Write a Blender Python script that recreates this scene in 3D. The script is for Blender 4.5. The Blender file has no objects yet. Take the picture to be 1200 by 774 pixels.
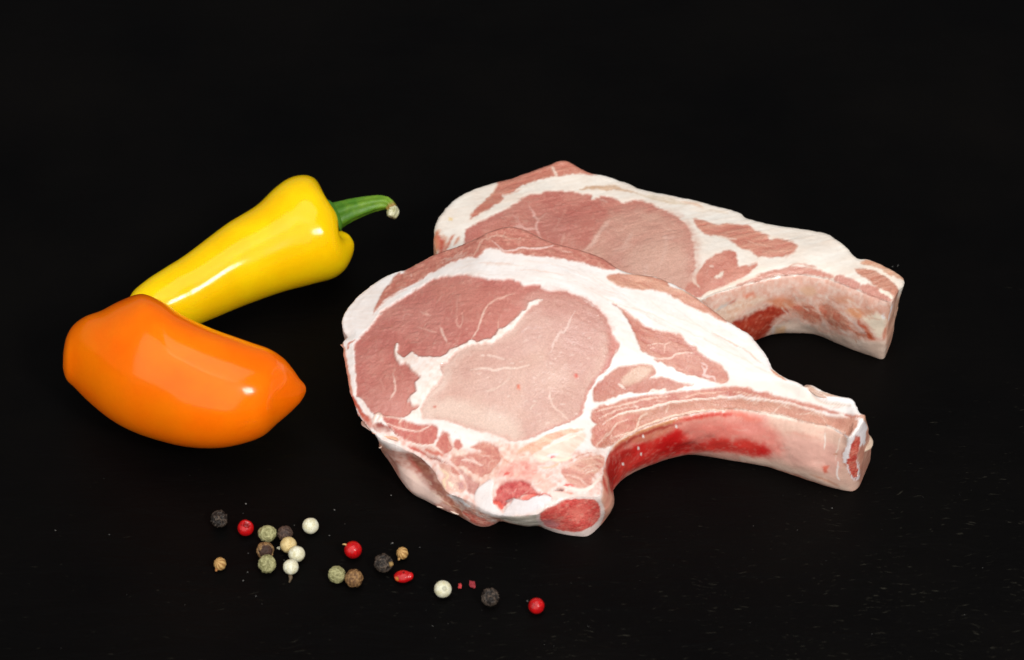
import bpy, bmesh, math, random
import numpy as np
from mathutils import Vector, Matrix, kdtree
from mathutils.geometry import tessellate_polygon

# ------------------------------------------------------------------ camera
W0, H0 = 1200.0, 774.0
PITCH = math.radians(43.0); DIST = 0.75; FPX = 2800.0
cp, sp = math.cos(PITCH), math.sin(PITCH)
CAM = np.array([0.0, -DIST*cp, DIST*sp])
RIGHT = np.array([1.0, 0, 0]); FWD = np.array([0, cp, -sp]); UP = np.array([0, sp, cp])
scene = bpy.context.scene
COL = scene.collection
cd = bpy.data.cameras.new('camera'); cam = bpy.data.objects.new('camera', cd); COL.objects.link(cam)
cam.location = CAM; cam.rotation_euler = (math.pi/2 - PITCH, 0, 0)
cd.sensor_width = 36.0; cd.lens = 36.0*FPX/W0; cd.clip_start = 0.01; cd.clip_end = 50
cd.dof.use_dof = True; cd.dof.focus_distance = 0.715; cd.dof.aperture_fstop = 15.0
scene.camera = cam

# ------------------------------------------------------------------ world, lamps, exposure
w = bpy.data.worlds.new('World'); scene.world = w; w.use_nodes = True
bg = w.node_tree.nodes['Background']; bg.inputs[0].default_value = (0.9, 0.95, 1.0, 1); bg.inputs[1].default_value = 0.14
def area(name, loc, target, sx, sy, power, color):
    l = bpy.data.lights.new(name, 'AREA'); l.shape = 'RECTANGLE'; l.size = sx; l.size_y = sy
    l.energy = power; l.color = color
    o = bpy.data.objects.new(name, l); COL.objects.link(o); o.location = loc
    o.rotation_euler = (Vector(target)-Vector(loc)).to_track_quat('-Z', 'Y').to_euler()
    return o
area('key_softbox', (0.86, -1.08, 1.20), (0, -0.02, 0), 0.34, 0.34, 18.5, (1.0, 0.975, 0.95))
area('fill_softbox', (-0.95, -1.75, 1.75), (-0.05, -0.02, 0), 5.0, 4.0, 80.0, (1.0, 0.985, 0.97))
area('overhead_softbox', (0.10, -0.05, 1.10), (0.02, -0.02, 0), 0.75, 0.75, 3.2, (1.0, 0.985, 0.97))
vs = scene.view_settings
vs.view_transform = 'Standard'; vs.look = 'None'; vs.gamma = 1; vs.exposure = 0.04; vs.use_curve_mapping = False
scene.render.engine = 'CYCLES'

# ------------------------------------------------------------------ pixel <-> place
def unproj(u, v, z):
    """photo pixel + height above the slate (m) -> point"""
    u = np.asarray(u, float); v = np.asarray(v, float); z = np.asarray(z, float)
    d = FWD[None] + ((u-W0/2)/FPX)[..., None]*RIGHT - ((v-H0/2)/FPX)[..., None]*UP
    t = (z-CAM[2])/d[..., 2]
    return CAM + d*t[..., None]
def proj(P):
    q = P-CAM; dep = q@FWD
    return np.stack([W0/2+FPX*(q@RIGHT)/dep, H0/2-FPX*(q@UP)/dep], -1)
def px(u, v, z): return unproj(np.array([u]), np.array([v]), np.array([z]))[0]
def lin(c):
    c = np.array(c, float)/255.0
    return np.where(c <= 0.04045, c/12.92, ((c+0.055)/1.055)**2.4)

# ------------------------------------------------------------------ numpy noise
def _hash(ix, iy, iz, seed):
    h = (ix*374761393 + iy*668265263 + iz*2147483647 + seed*1274126177) & 0xFFFFFFFF
    h = ((h ^ (h >> 13))*1274126177) & 0xFFFFFFFF
    h = ((h ^ (h >> 16))*2246822519) & 0xFFFFFFFF
    return ((h ^ (h >> 15)) & 0xFFFFFF)/float(0xFFFFFF)
def vnoise(p, seed=0):
    i = np.floor(p).astype(np.int64); f = p-i; f = f*f*f*(f*(f*6-15)+10)
    r = 0
    for dx in (0, 1):
        wx = f[:, 0] if dx else 1-f[:, 0]
        for dy in (0, 1):
            wy = f[:, 1] if dy else 1-f[:, 1]
            for dz in (0, 1):
                wz = f[:, 2] if dz else 1-f[:, 2]
                r = r + wx*wy*wz*_hash(i[:, 0]+dx, i[:, 1]+dy, i[:, 2]+dz, seed)
    return r*2-1
def fbm(p, oct=3, seed=0):
    r = 0; a = 0.55; s = 1.0
    for k in range(oct):
        r = r+a*vnoise(p*s+17.3*k, seed+k); a *= 0.5; s *= 2.03
    return r
def sstep(a, b, x):
    t = np.clip((x-a)/(b-a), 0, 1); return t*t*(3-2*t)

# ------------------------------------------------------------------ curves
def catmull(P, n, closed=True):
    P = np.asarray(P, float); N = len(P); out = []
    rng = range(N) if closed else range(N-1)
    t = np.linspace(0, 1, n, endpoint=False)[:, None]
    for i in rng:
        if closed: a, b, c, d = P[i-1], P[i], P[(i+1) % N], P[(i+2) % N]
        else: a, b, c, d = P[max(i-1, 0)], P[i], P[i+1], P[min(i+2, N-1)]
        out.append(0.5*((2*b)+(c-a)*t+(2*a-5*b+4*c-d)*t*t+(3*b-a-3*c+d)*t**3))
    if not closed: out.append(P[-1][None])
    return np.concatenate(out)
def seg_dist(p, a, b):
    ab = b-a; L = ab@ab+1e-12
    t = np.clip(((p-a)@ab)/L, 0, 1)
    q = p-a-t[:, None]*ab
    return np.hypot(q[:, 0], q[:, 1]), t
def sdf_poly(p, poly):
    d = np.full(len(p), 1e9); ins = np.zeros(len(p), bool); n = len(poly)
    for i in range(n):
        a = poly[i]; b = poly[(i+1) % n]
        dd, _ = seg_dist(p, a, b); d = np.minimum(d, dd)
        if a[1] != b[1]:
            c = (a[1] > p[:, 1]) != (b[1] > p[:, 1])
            xi = a[0]+(p[:, 1]-a[1])*(b[0]-a[0])/(b[1]-a[1])
            ins ^= c & (p[:, 0] < xi)
    return np.where(ins, -d, d)

# ------------------------------------------------------------------ materials
def new_mat(name):
    m = bpy.data.materials.new(name); m.use_nodes = True
    nt = m.node_tree; return m, nt, nt.nodes['Principled BSDF']
def nnode(nt, typ, **kw):
    n = nt.nodes.new(typ)
    for k, v in kw.items(): setattr(n, k, v)
    return n
def tex_noise(nt, scale, detail=3, rough=0.6, vec=None, distortion=0.0):
    n = nnode(nt, 'ShaderNodeTexNoise'); n.inputs['Scale'].default_value = scale
    n.inputs['Detail'].default_value = detail; n.inputs['Roughness'].default_value = rough
    n.inputs['Distortion'].default_value = distortion
    if vec is None:
        g = nnode(nt, 'ShaderNodeNewGeometry'); vec = g.outputs['Position']
    nt.links.new(vec, n.inputs['Vector']); return n
def attr_mat(name, rough=0.4, rvar=0.12, bump=0.3, bscale=900, bdist=0.0004, spec=0.5, var=0.12, vscale=1500,
             bump2=0.0, b2scale=3000, coat=0.0, sss=0.0):
    """colour comes from the piece's own colour attribute; fine grain, gloss and relief from noise"""
    m, nt, b = new_mat(name); L = nt.links.new
    at = nnode(nt, 'ShaderNodeVertexColor', layer_name='Col')
    n1 = tex_noise(nt, vscale, 4, 0.65)
    mr = nnode(nt, 'ShaderNodeMapRange'); L(n1.outputs[0], mr.inputs[0])
    mr.inputs[1].default_value = 0.25; mr.inputs[2].default_value = 0.75
    mr.inputs[3].default_value = 1-var; mr.inputs[4].default_value = 1+var*0.6
    mx = nnode(nt, 'ShaderNodeVectorMath', operation='SCALE'); L(at.outputs[0], mx.inputs[0]); L(mr.outputs[0], mx.inputs['Scale'])
    L(mx.outputs[0], b.inputs['Base Color'])
    n2 = tex_noise(nt, 350, 3, 0.6)
    mr2 = nnode(nt, 'ShaderNodeMapRange'); L(n2.outputs[0], mr2.inputs[0])
    mr2.inputs[1].default_value = 0.3; mr2.inputs[2].default_value = 0.7
    mr2.inputs[3].default_value = rough-rvar; mr2.inputs[4].default_value = rough+rvar
    L(mr2.outputs[0], b.inputs['Roughness'])
    n3 = tex_noise(nt, bscale, 4, 0.6)
    bp = nnode(nt, 'ShaderNodeBump'); bp.inputs['Strength'].default_value = bump; bp.inputs['Distance'].default_value = bdist
    L(n3.outputs[0], bp.inputs['Height'])
    out = bp
    if bump2 > 0:
        n4 = tex_noise(nt, b2scale, 2, 0.5)
        b2 = nnode(nt, 'ShaderNodeBump'); b2.inputs['Strength'].default_value = bump2; b2.inputs['Distance'].default_value = 0.00015
        L(n4.outputs[0], b2.inputs['Height']); L(bp.outputs[0], b2.inputs['Normal']); out = b2
    L(out.outputs[0], b.inputs['Normal'])
    b.inputs['Specular IOR Level'].default_value = spec
    b.inputs['Coat Weight'].default_value = coat; b.inputs['Coat Roughness'].default_value = 0.15
    if coat > 0:      # patchy film of moisture
        wm = tex_noise(nt, 55, 3, 0.6); wr = nnode(nt, 'ShaderNodeMapRange'); L(wm.outputs[0], wr.inputs[0])
        wr.inputs[1].default_value = 0.45; wr.inputs[2].default_value = 0.62; wr.inputs[3].default_value = 0.1*coat; wr.inputs[4].default_value = min(1.0, coat)
        L(wr.outputs[0], b.inputs['Coat Weight']); b.inputs['Coat Roughness'].default_value = 0.10
        wn = tex_noise(nt, 480, 4, 0.7); wb_ = nnode(nt, 'ShaderNodeBump'); wb_.inputs['Strength'].default_value = 0.8; wb_.inputs['Distance'].default_value = 0.0007
        L(wn.outputs[0], wb_.inputs['Height']); L(wb_.outputs[0], b.inputs['Coat Normal'])
    if sss > 0:
        b.inputs['Subsurface Weight'].default_value = sss
        b.inputs['Subsurface Radius'].default_value = (1.0, 0.45, 0.15); b.inputs['Subsurface Scale'].default_value = 0.002
    return m
M_LEAN = attr_mat('raw_lean_meat', rough=0.40, rvar=0.12, bump=0.45, bscale=1000, bdist=0.0004, spec=0.5, var=0.15, vscale=1900, bump2=0.8, b2scale=2300, coat=1.0)
M_FAT = attr_mat('raw_fat', rough=0.42, rvar=0.12, bump=0.16, bscale=260, bdist=0.0005, spec=0.45, var=0.05, vscale=700, bump2=0.06, coat=0.6)
M_BONE = attr_mat('wet_bone', rough=0.30, rvar=0.1, bump=0.14, bscale=300, bdist=0.0004, spec=0.5, var=0.07, vscale=900, bump2=0.06, coat=0.4)
M_CUT = attr_mat('sawn_bone', rough=0.5, rvar=0.12, bump=0.8, bscale=1300, bdist=0.0005, spec=0.45, var=0.22, vscale=1700, bump2=0.6)
M_PEP = attr_mat('glossy_pepper_skin', rough=0.14, rvar=0.03, bump=0.09, bscale=140, bdist=0.0008, spec=0.26, var=0.03, vscale=700, sss=0.35)
M_STEM = attr_mat('pepper_stem', rough=0.5, rvar=0.08, bump=0.4, bscale=700, bdist=0.0004, spec=0.4, var=0.15, vscale=800)
M_CORN = attr_mat('dry_peppercorn', rough=0.62, rvar=0.1, bump=0.5, bscale=1500, bdist=0.0003, spec=0.35, var=0.2, vscale=2500)
M_BERRY = attr_mat('shiny_red_berry', rough=0.25, rvar=0.06, bump=0.2, bscale=1200, bdist=0.0002, spec=0.5, var=0.1, vscale=1500)

def slate_mat():
    m, nt, b = new_mat('black_slate'); L = nt.links.new
    g = nnode(nt, 'ShaderNodeNewGeometry')
    mp = nnode(nt, 'ShaderNodeMapping'); mp.inputs['Scale'].default_value = (0.28, 1.0, 1.0); mp.inputs['Rotation'].default_value = (0, 0, math.radians(-14))
    L(g.outputs['Position'], mp.inputs['Vector'])
    big = tex_noise(nt, 14, 4, 0.55, g.outputs['Position'])
    cr = nnode(nt, 'ShaderNodeValToRGB'); cr.color_ramp.elements[0].position = 0.3; cr.color_ramp.elements[1].position = 0.75
    cr.color_ramp.elements[0].color = (0.0009, 0.0008, 0.0009, 1); cr.color_ramp.elements[1].color = (0.0026, 0.0021, 0.0018, 1)
    L(big.outputs[0], cr.inputs[0])
    # pale cleft flecks, thin and drawn out along the grain
    mp2 = nnode(nt, 'ShaderNodeMapping'); mp2.inputs['Scale'].default_value = (0.16, 1.0, 1.0); mp2.inputs['Rotation'].default_value = (0, 0, math.radians(-18))
    wv = nnode(nt, 'ShaderNodeVectorMath', operation='MULTIPLY_ADD'); wn = tex_noise(nt, 45, 2, 0.5, g.outputs['Position'])
    L(wn.outputs['Color'], wv.inputs[0]); wv.inputs[1].default_value = (0.012, 0.012, 0.0); L(g.outputs['Position'], wv.inputs[2])
    L(wv.outputs[0], mp2.inputs['Vector'])
    fl = tex_noise(nt, 1500, 3, 0.6, mp2.outputs[0])
    f2 = tex_noise(nt, 60, 4, 0.65, g.outputs['Position'])
    ad = nnode(nt, 'ShaderNodeMath', operation='MULTIPLY_ADD'); L(f2.outputs[0], ad.inputs[0]); ad.inputs[1].default_value = 0.22; L(fl.outputs[0], ad.inputs[2])
    # flecks fade away from the near right corner: light falloff put into colour
    dt = nnode(nt, 'ShaderNodeVectorMath', operation='DOT_PRODUCT'); L(g.outputs['Position'], dt.inputs[0]); dt.inputs[1].default_value = (0.28, -0.80, 0)
    dc_ = nnode(nt, 'ShaderNodeMapRange'); L(dt.outputs['Value'], dc_.inputs[0]); dc_.inputs[1].default_value = 0.0; dc_.inputs[2].default_value = 0.11
    dc_.inputs[3].default_value = -0.08; dc_.inputs[4].default_value = 0.035
    ad2 = nnode(nt, 'ShaderNodeMath', operation='ADD'); L(ad.outputs[0], ad2.inputs[0]); L(dc_.outputs[0], ad2.inputs[1])
    fm = nnode(nt, 'ShaderNodeMapRange'); L(ad2.outputs[0], fm.inputs[0]); fm.inputs[1].default_value = 0.772; fm.inputs[2].default_value = 0.90
    fm.inputs[4].default_value = 0.36
    mx = nnode(nt, 'ShaderNodeMix', data_type='RGBA'); L(fm.outputs[0], mx.inputs[0]); L(cr.outputs[0], mx.inputs[6])
    mx.inputs[7].default_value = (0.075, 0.070, 0.050, 1)
    L(mx.outputs[2], b.inputs['Base Color'])
    b.inputs['Roughness'].default_value = 0.5; b.inputs['Specular IOR Level'].default_value = 0.05
    s1 = tex_noise(nt, 130, 6, 0.65, mp.outputs[0], 0.6)
    bp = nnode(nt, 'ShaderNodeBump'); bp.inputs['Strength'].default_value = 0.55; bp.inputs['Distance'].default_value = 0.0006
    L(s1.outputs[0], bp.inputs['Height']); L(bp.outputs[0], b.inputs['Normal'])
    return m
M_SLATE = slate_mat()

# ------------------------------------------------------------------ object helpers
def mesh_obj(name, V, F, mat, parent=None, col=None, normals=None, smooth=True):
    me = bpy.data.meshes.new(name)
    V = np.ascontiguousarray(V, np.float32)
    if isinstance(F, np.ndarray) and F.ndim == 2:
        nf, k = F.shape
        me.vertices.add(len(V)); me.vertices.foreach_set('co', V.ravel())
        me.loops.add(nf*k); me.loops.foreach_set('vertex_index', np.ascontiguousarray(F, np.int32).ravel())
        me.polygons.add(nf); me.polygons.foreach_set('loop_start', np.arange(0, nf*k, k, dtype=np.int32))
        me.update(calc_edges=True)
    else:
        me.from_pydata(V.tolist(), [], [list(map(int, f)) for f in F])
    if col is not None:
        a = me.color_attributes.new('Col', 'FLOAT_COLOR', 'POINT')
        c4 = np.ones((len(V), 4), np.float32); c4[:, :3] = np.clip(col, 0, 1); a.data.foreach_set('color', c4.ravel())
    me.validate()
    me.polygons.foreach_set('use_smooth', np.full(len(me.polygons), smooth, bool))
    if normals is not None and len(me.vertices) == len(V):
        me.normals_split_custom_set_from_vertices(normals.astype(np.float32).tolist())
    me.materials.append(mat); me.update()
    o = bpy.data.objects.new(name, me); COL.objects.link(o)
    if parent is not None: o.parent = parent
    return o
def tag(o, label, cat, group=None):
    o['label'] = label; o['category'] = cat
    if group: o['group'] = group
    return o
def empty(name, loc):
    o = bpy.data.objects.new(name, None); COL.objects.link(o); o.location = loc; o.empty_display_size = 0.01
    return o

# ------------------------------------------------------------------ the slate
def build_slate():
    n = 60; xs = np.linspace(-1.2, 1.2, n); ys = np.linspace(-0.7, 1.8, n)
    X, Y = np.meshgrid(xs, ys, indexing='ij')
    V = np.stack([X.ravel(), Y.ravel(), np.zeros(n*n)], 1)
    i = np.arange(n*n).reshape(n, n)
    F = np.stack([i[:-1, :-1].ravel(), i[1:, :-1].ravel(), i[1:, 1:].ravel(), i[:-1, 1:].ravel()], 1)
    o = mesh_obj('slate_surface', V, F, M_SLATE); o['kind'] = 'structure'
build_slate()

# ------------------------------------------------------------------ the chops
K_ALB = 0.92
def Zt(x0, y0):
    """points read off an enlarged tile of the photograph whose corner is x0, y0"""
    return lambda *f: [(x0+f[i]/7.036, y0+f[i+1]/7.036) for i in range(0, len(f), 2)]
A = Zt(390, 260); B = Zt(390, 360); C = Zt(400, 460); D = Zt(440, 530); E = Zt(550, 260); F_ = Zt(550, 360); G = Zt(550, 450)
H = Zt(570, 530); I = Zt(680, 310); J = Zt(680, 400); K = Zt(690, 470); L_ = Zt(820, 340); M = Zt(860, 430); N = Zt(870, 480)
O = Zt(760, 210); P = Zt(800, 300); Q = Zt(920, 260); R = Zt(920, 330); S = Zt(490, 180); U = Zt(640, 180); V_ = Zt(660, 240)
def X_(*f): return [(f[i], f[i+1]) for i in range(0, len(f), 2)]
def area_l(pts, c, on='T', part=None, soft=1.7, warp=1.2, h=0.0, a=1.0, c2=None, vary='b', mat=None, smooth=True):
    return dict(k='A', pts=pts, c=c, on=on, part=part, soft=soft, warp=warp, h=h, a=a, c2=c2, vary=vary, mat=mat, smooth=smooth)
def line_l(pts, wd, c, on='T', part=None, soft=0.95, warp=0.9, h=0.0, a=1.0, taper=True, mat=None):
    h = h*0.6
    return dict(k='L', pts=pts, wd=wd/7.036, c=c, on=on, part=part, soft=soft, warp=warp, h=h, a=a, taper=taper, mat=mat, c2=None, vary=None)

MM = 0.001
def build_chop(name, label, edge, interior, layers, fatcol, wallcol, seed, group, rim=2.2, g=0.29*MM, bulge=1.2, mats=None, fibdir=(1, 0.3)):
    # edge rows: (u, v, h, None|inset, hb) or (u, v, h, (ub, vb), hb)
    top = []; base = []; bul = []
    for e in edge:
        u, v, h, bs, hb = (list(e)+[None, 0.0])[:5] if len(e) < 5 else e[:5]
        t = px(u, v, h*MM); top.append(t)
        base.append(px(bs[0], bs[1], hb*MM) if isinstance(bs, tuple) else np.array([np.nan, bs if bs is not None else 2.0, hb*MM]))
        bul.append(e[5] if len(e) > 5 else (bulge if isinstance(bs, tuple) else 0.2))
    top = np.array(top); base = np.array(base); n = len(top)
    tan = np.roll(top, -1, 0)-np.roll(top, 1, 0); nrm = np.stack([-tan[:, 1], tan[:, 0]], 1); nrm /= np.linalg.norm(nrm, axis=1)[:, None]+1e-12
    ar = 0.5*np.sum(top[:, 0]*np.roll(top[:, 1], -1)-np.roll(top[:, 0], -1)*top[:, 1])
    nrm *= -1 if ar > 0 else 1          # outward
    nrm = -nrm if ar < 0 and False else nrm
    for i in range(n):
        if np.isnan(base[i, 0]):
            ins = base[i, 1]*MM; base[i, :2] = top[i, :2]-nrm[i]*ins
    hol = [e[6] if len(e) > 6 else 0.0 for e in edge]
    allp = np.concatenate([top, base, np.array(bul)[:, None], np.array(hol)[:, None]], 1)
    dense = catmull(allp, 60)
    T = dense[:, :3]; Bs = dense[:, 3:6]; bl = dense[:, 6]
    # resample evenly
    seg = np.linalg.norm(np.roll(T, -1, 0)[:, :2]-T[:, :2], axis=1); s = np.concatenate([[0], np.cumsum(seg)])
    tot = s[-1]; ns = int(tot/(0.08*MM)); si = np.linspace(0, tot, ns, endpoint=False)
    full = np.concatenate([dense, dense[:1]]); ev = np.stack([np.interp(si, s, full[:, k]) for k in range(8)], 1)
    # ragged cut edge
    q = ev[:, :3]/MM
    tt = np.roll(ev[:, :2], -12, 0)-np.roll(ev[:, :2], 12, 0); nn = np.stack([-tt[:, 1], tt[:, 0]], 1); nn /= np.linalg.norm(nn, axis=1)[:, None]+1e-12
    nn *= -1 if ar > 0 else 1
    wob = fbm(q*0.35, 3, seed)*0.32+fbm(q*1.3, 2, seed+5)*0.10
    Tsm = ev[:, :2].copy()
    ev[:, :2] += nn*(wob*MM)[:, None]
    T = ev[:, :3]; Bs = ev[:, 3:6]; bl = ev[:, 6]*MM
    # smooth normals for the wall
    kk = 25; ker = np.ones(2*kk+1)/(2*kk+1)
    def csm(a): return np.convolve(np.concatenate([a[-kk:], a, a[:kk]]), ker, 'valid')
    NS = np.stack([csm(nn[:, 0]), csm(nn[:, 1])], 1); NS /= np.linalg.norm(NS, axis=1)[:, None]+1e-12
    # grid over the cut face
    mn = T[:, :2].min(0)-2*g; mx = T[:, :2].max(0)+2*g
    nx = int((mx[0]-mn[0])/g)+2; ny = int((mx[1]-mn[1])/g)+2
    gx = mn[0]+np.arange(nx)*g; gy = mn[1]+np.arange(ny)*g
    ins = np.zeros((nx, ny), bool)
    x0 = T[:, 0]; y0 = T[:, 1]; x1 = np.roll(x0, -1); y1 = np.roll(y0, -1)
    for j in range(ny):
        c = (y0 > gy[j]) != (y1 > gy[j])
        if not c.any(): continue
        xs = np.sort(x0[c]+(gy[j]-y0[c])*(x1[c]-x0[c])/(y1[c]-y0[c]))
        ins[:, j] = (np.searchsorted(xs, gx) % 2) == 1
    qd = ins[:-1, :-1] | ins[1:, :-1] | ins[1:, 1:] | ins[:-1, 1:]
    use = np.zeros((nx, ny), bool)
    use[:-1, :-1] |= qd; use[1:, :-1] |= qd; use[1:, 1:] |= qd; use[:-1, 1:] |= qd
    idx = -np.ones((nx, ny), int); idx[use] = np.arange(use.sum())
    ii, jj = np.nonzero(use)
    Pxy = np.stack([gx[ii], gy[jj]], 1); inside = ins[ii, jj]
    kd = kdtree.KDTree(len(T)//3+1)
    for a in range(0, len(T), 3): kd.insert((T[a, 0], T[a, 1], 0), a)
    kd.balance()
    foot = np.zeros(len(Pxy), int); dist = np.zeros(len(Pxy))
    for a in range(len(Pxy)):
        _, b_, d_ = kd.find((Pxy[a, 0], Pxy[a, 1], 0)); foot[a] = b_; dist[a] = d_
    out = ~inside
    Pxy[out] = T[foot[out], :2]; dist[out] = 0
    qi, qj = np.nonzero(qd)
    Fq = np.stack([idx[qi, qj], idx[qi+1, qj], idx[qi+1, qj+1], idx[qi, qj+1]], 1)
    # face height: thin plate through the rim heights and the inner marks
    st = max(1, len(T)//90)
    cpz = [T[::st]]
    if interior: cpz.append(np.array([px(u, v, h*MM) for u, v, h in interior]))
    cpz = np.concatenate(cpz); c2 = cpz[:, :2]/MM; m_ = len(c2)
    def tps(r): return np.where(r > 1e-9, r*r*np.log(r+1e-12), 0)
    Kx = tps(np.linalg.norm(c2[:, None]-c2[None], axis=2))+np.eye(m_)*40.0
    Pm = np.concatenate([np.ones((m_, 1)), c2], 1)
    Am = np.block([[Kx, Pm], [Pm.T, np.zeros((3, 3))]])
    sol = np.linalg.solve(Am, np.concatenate([cpz[:, 2]/MM, np.zeros(3)]))
    Z = np.zeros(len(Pxy))
    for a in range(0, len(Pxy), 20000):
        r = np.linalg.norm(Pxy[a:a+20000, None]/MM-c2[None], axis=2)
        Z[a:a+20000] = tps(r)@sol[:m_]+sol[m_]+(Pxy[a:a+20000]/MM)@sol[m_+1:]
    # keep the rim exactly on its traced height, let the face settle a little above it
    zr = T[foot, 2]/MM; bw = 1-sstep(0, 3.0, dist/MM); Z = Z*(1-bw)+zr*bw
    dd = np.clip(dist/MM/rim, 0, 1); Z += 0.55*rim*np.sqrt(np.clip(1-(1-dd)**2, 0, 1))
    Vt = np.concatenate([Pxy, (Z*MM)[:, None]], 1)
    nt_ = len(Vt)
    # side walls hang from an even ring laid along the rim
    step = max(1, int(round(0.28*MM/(tot/ns)))); fb = np.arange(0, ns-step//2, step); nc = len(fb)
    ring = T[fb].copy(); ring[:, :2] -= NS[fb]*0.00008; ring[:, 2] -= 0.00004
    ROWS = 60
    tv = np.linspace(0, 1, ROWS+1)[1:]
    s0 = ring; B0 = Bs[fb]; n0 = NS[fb]; b0 = bl[fb]
    wall = np.zeros((nc, ROWS, 3))
    for r, t in enumerate(tv):
        pz = s0*(1-t)+B0*t
        pz[:, :2] += (Tsm[fb]-T[fb, :2])*(1-t)*float(sstep(0.0, 0.22, np.array([t]))[0])
        prof = (4*t*(1-t))**0.75
        q3 = pz/MM
        ho = -ev[fb, 7]*MM*(math.sin(math.pi*t/0.6) if t < 0.6 else -0.35*math.sin(math.pi*(t-0.6)/0.4))
        pz[:, :2] += n0*ho[:, None]
        rl = fbm(q3*0.16, 2, seed+31)*0.7*(4*t*(1-t))+fbm(q3*0.7, 2, seed+37)*0.07
        pz[:, :2] += n0*((b0*prof+rl*MM)[:, None])
        wall[:, r] = pz
    nr0 = nt_; nt_ = nt_+nc            # ring vertices are coloured with the face
    Vw = wall.reshape(-1, 3)
    ca = np.arange(nc); cb = np.roll(ca, -1); fl = []
    def wid(b, r): return nr0+b if r < 0 else nt_+b*ROWS+r
    for r in range(ROWS):
        fl.append(np.stack([wid(cb, r-1), wid(ca, r-1), wid(ca, r), wid(cb, r)], 1))
    Fw = np.concatenate(fl)
    V = np.concatenate([Vt, ring, Vw]); iw = np.zeros(len(V), bool); iw[nt_:] = True
    dist = np.concatenate([dist, np.zeros(nc)])
    # wall faces look outward
    p0, p1, p2 = V[Fw[:, 0]], V[Fw[:, 1]], V[Fw[:, 2]]; wn_ = np.cross(p1-p0, p2-p0)
    if np.sum(wn_[:, :2]*n0[np.tile(ca, ROWS)]) < 0: Fw = Fw[:, ::-1]
    t0, t1, t2 = V[Fq[:, 0]], V[Fq[:, 1]], V[Fq[:, 2]]
    if np.cross(t1-t0, t2-t0)[:, 2].sum() < 0: Fq = Fq[:, ::-1]
    F = np.concatenate([Fq, Fw])
    bv = np.arange(nr0, nt_)
    wb = np.repeat(np.arange(nc), ROWS); wt = np.tile(tv, nc)
    # ---------------- colour of the flesh, read where each vertex lies
    q = V/MM
    uv = proj(V)
    nb = np.clip(fbm(q*0.16, 3, seed+1)*0.9+0.5, 0, 1)           # blotches
    nf = np.clip(fbm(q*0.9, 3, seed+2)*1.0+0.5, 0, 1)            # fine mottling
    fd = np.array(fibdir)/np.hypot(*fibdir)
    al = q[:, 0]*fd[0]+q[:, 1]*fd[1]; ac = -q[:, 0]*fd[1]+q[:, 1]*fd[0]
    ns_ = np.clip(fbm(np.stack([al*0.14, ac*1.1, q[:, 2]*0.5], 1), 3, seed+3)*1.1+0.5, 0, 1)     # streaks
    warpv = np.stack([fbm(q*0.45, 3, seed+7)+0.35*fbm(q*1.7, 2, seed+9), fbm(q*0.45+40, 3, seed+8)+0.35*fbm(q*1.7+9, 2, seed+10)], 1)
    VAR = {'b': nb, 'f': nf, 's': ns_}
    col = np.zeros((len(V), 3)); hgt = np.zeros(len(V)); part = np.zeros(len(V), int)
    fa, fb_ = lin(fatcol[0]), lin(fatcol[1]); col[:] = fa+(fb_-fa)*(0.55*nb+0.45*ns_)[:, None]
    wa, wbb = lin(wallcol[0]), lin(wallcol[1])
    names = ['fat_layer']; pm = [M_FAT]
    facing = np.zeros(len(V), bool)
    toc = CAM[None]-s0; fc = (n0[:, 0]*toc[:, 0]+n0[:, 1]*toc[:, 1]) > -0.12
    facing[nt_:] = fc[wb]
    def apply(Ls, mask):
        ids = np.nonzero(mask)[0]; pu = uv[ids]; wv = warpv[ids]
        for l in Ls:
            pts = np.array(l['pts'], float); ext = (l['wd'] if l['k'] == 'L' else 0)+l['soft']*2+l['warp']*2+1
            lo = pts.min(0)-ext-2; hi = pts.max(0)+ext+2
            sel = np.nonzero((pu[:, 0] > lo[0]) & (pu[:, 0] < hi[0]) & (pu[:, 1] > lo[1]) & (pu[:, 1] < hi[1]))[0]
            if len(sel) == 0: continue
            p2 = pu[sel]+wv[sel]*l['warp']*1.6
            if l['k'] == 'A':
                poly = catmull(pts, 3) if (l['smooth'] and len(pts) > 4) else pts
                d = sdf_poly(p2, poly)
            else:
                poly = catmull(pts, 4, False) if len(pts) > 2 else pts
                d = np.full(len(p2), 1e9); nsg = len(poly)-1
                for k in range(nsg):
                    dk, tk = seg_dist(p2, poly[k], poly[k+1])
                    f = (k+tk)/nsg
                    wk = l['wd']/2*(np.clip(np.minimum(f, 1-f)*5, 0.3, 1) if l['taper'] else 1.0)
                    d = np.minimum(d, dk-wk)
            d = d+(nf[ids[sel]]-0.5)*min(l['warp'], 1.5)*(1.0 if l['k'] == 'A' else 0.8)
            al_ = sstep(l['soft'], -l['soft'], d)*l['a'] if l['soft'] > 0 else (d < 0)*l['a']
            gi = ids[sel]; cc = lin(l['c'])[None]
            if l['c2'] is not None: cc = cc+(lin(l['c2'])[None]-cc)*VAR[l['vary']][gi][:, None]
            col[gi] += (cc-col[gi])*al_[:, None]
            hgt[gi] += (l['h']-hgt[gi]*(0.0 if l['k'] == 'L' else 1.0))*al_
            if l['part']:
                if l['part'] not in names: names.append(l['part']); pm.append(l['mat'] or M_LEAN)
                hit = gi[al_ > 0.5]; part[hit] = names.index(l['part'])
    tl = [l for l in layers if 'T' in l['on']]; wl = [l for l in layers if 'W' in l['on']]
    apply(tl, ~iw)
    tc = col[bv][wb]; k = sstep(0.03, 0.28, wt+0.10*(nf[nt_:]-0.5))[:, None]
    wc = wa+(wbb-wa)*(0.5*nb[nt_:]+0.5*nf[nt_:])[:, None]
    col[nt_:] = tc*(1-k)+wc*k
    pb = part[bv][wb]; part[nt_:] = np.where(wt < 0.10, pb, 0)
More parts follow.
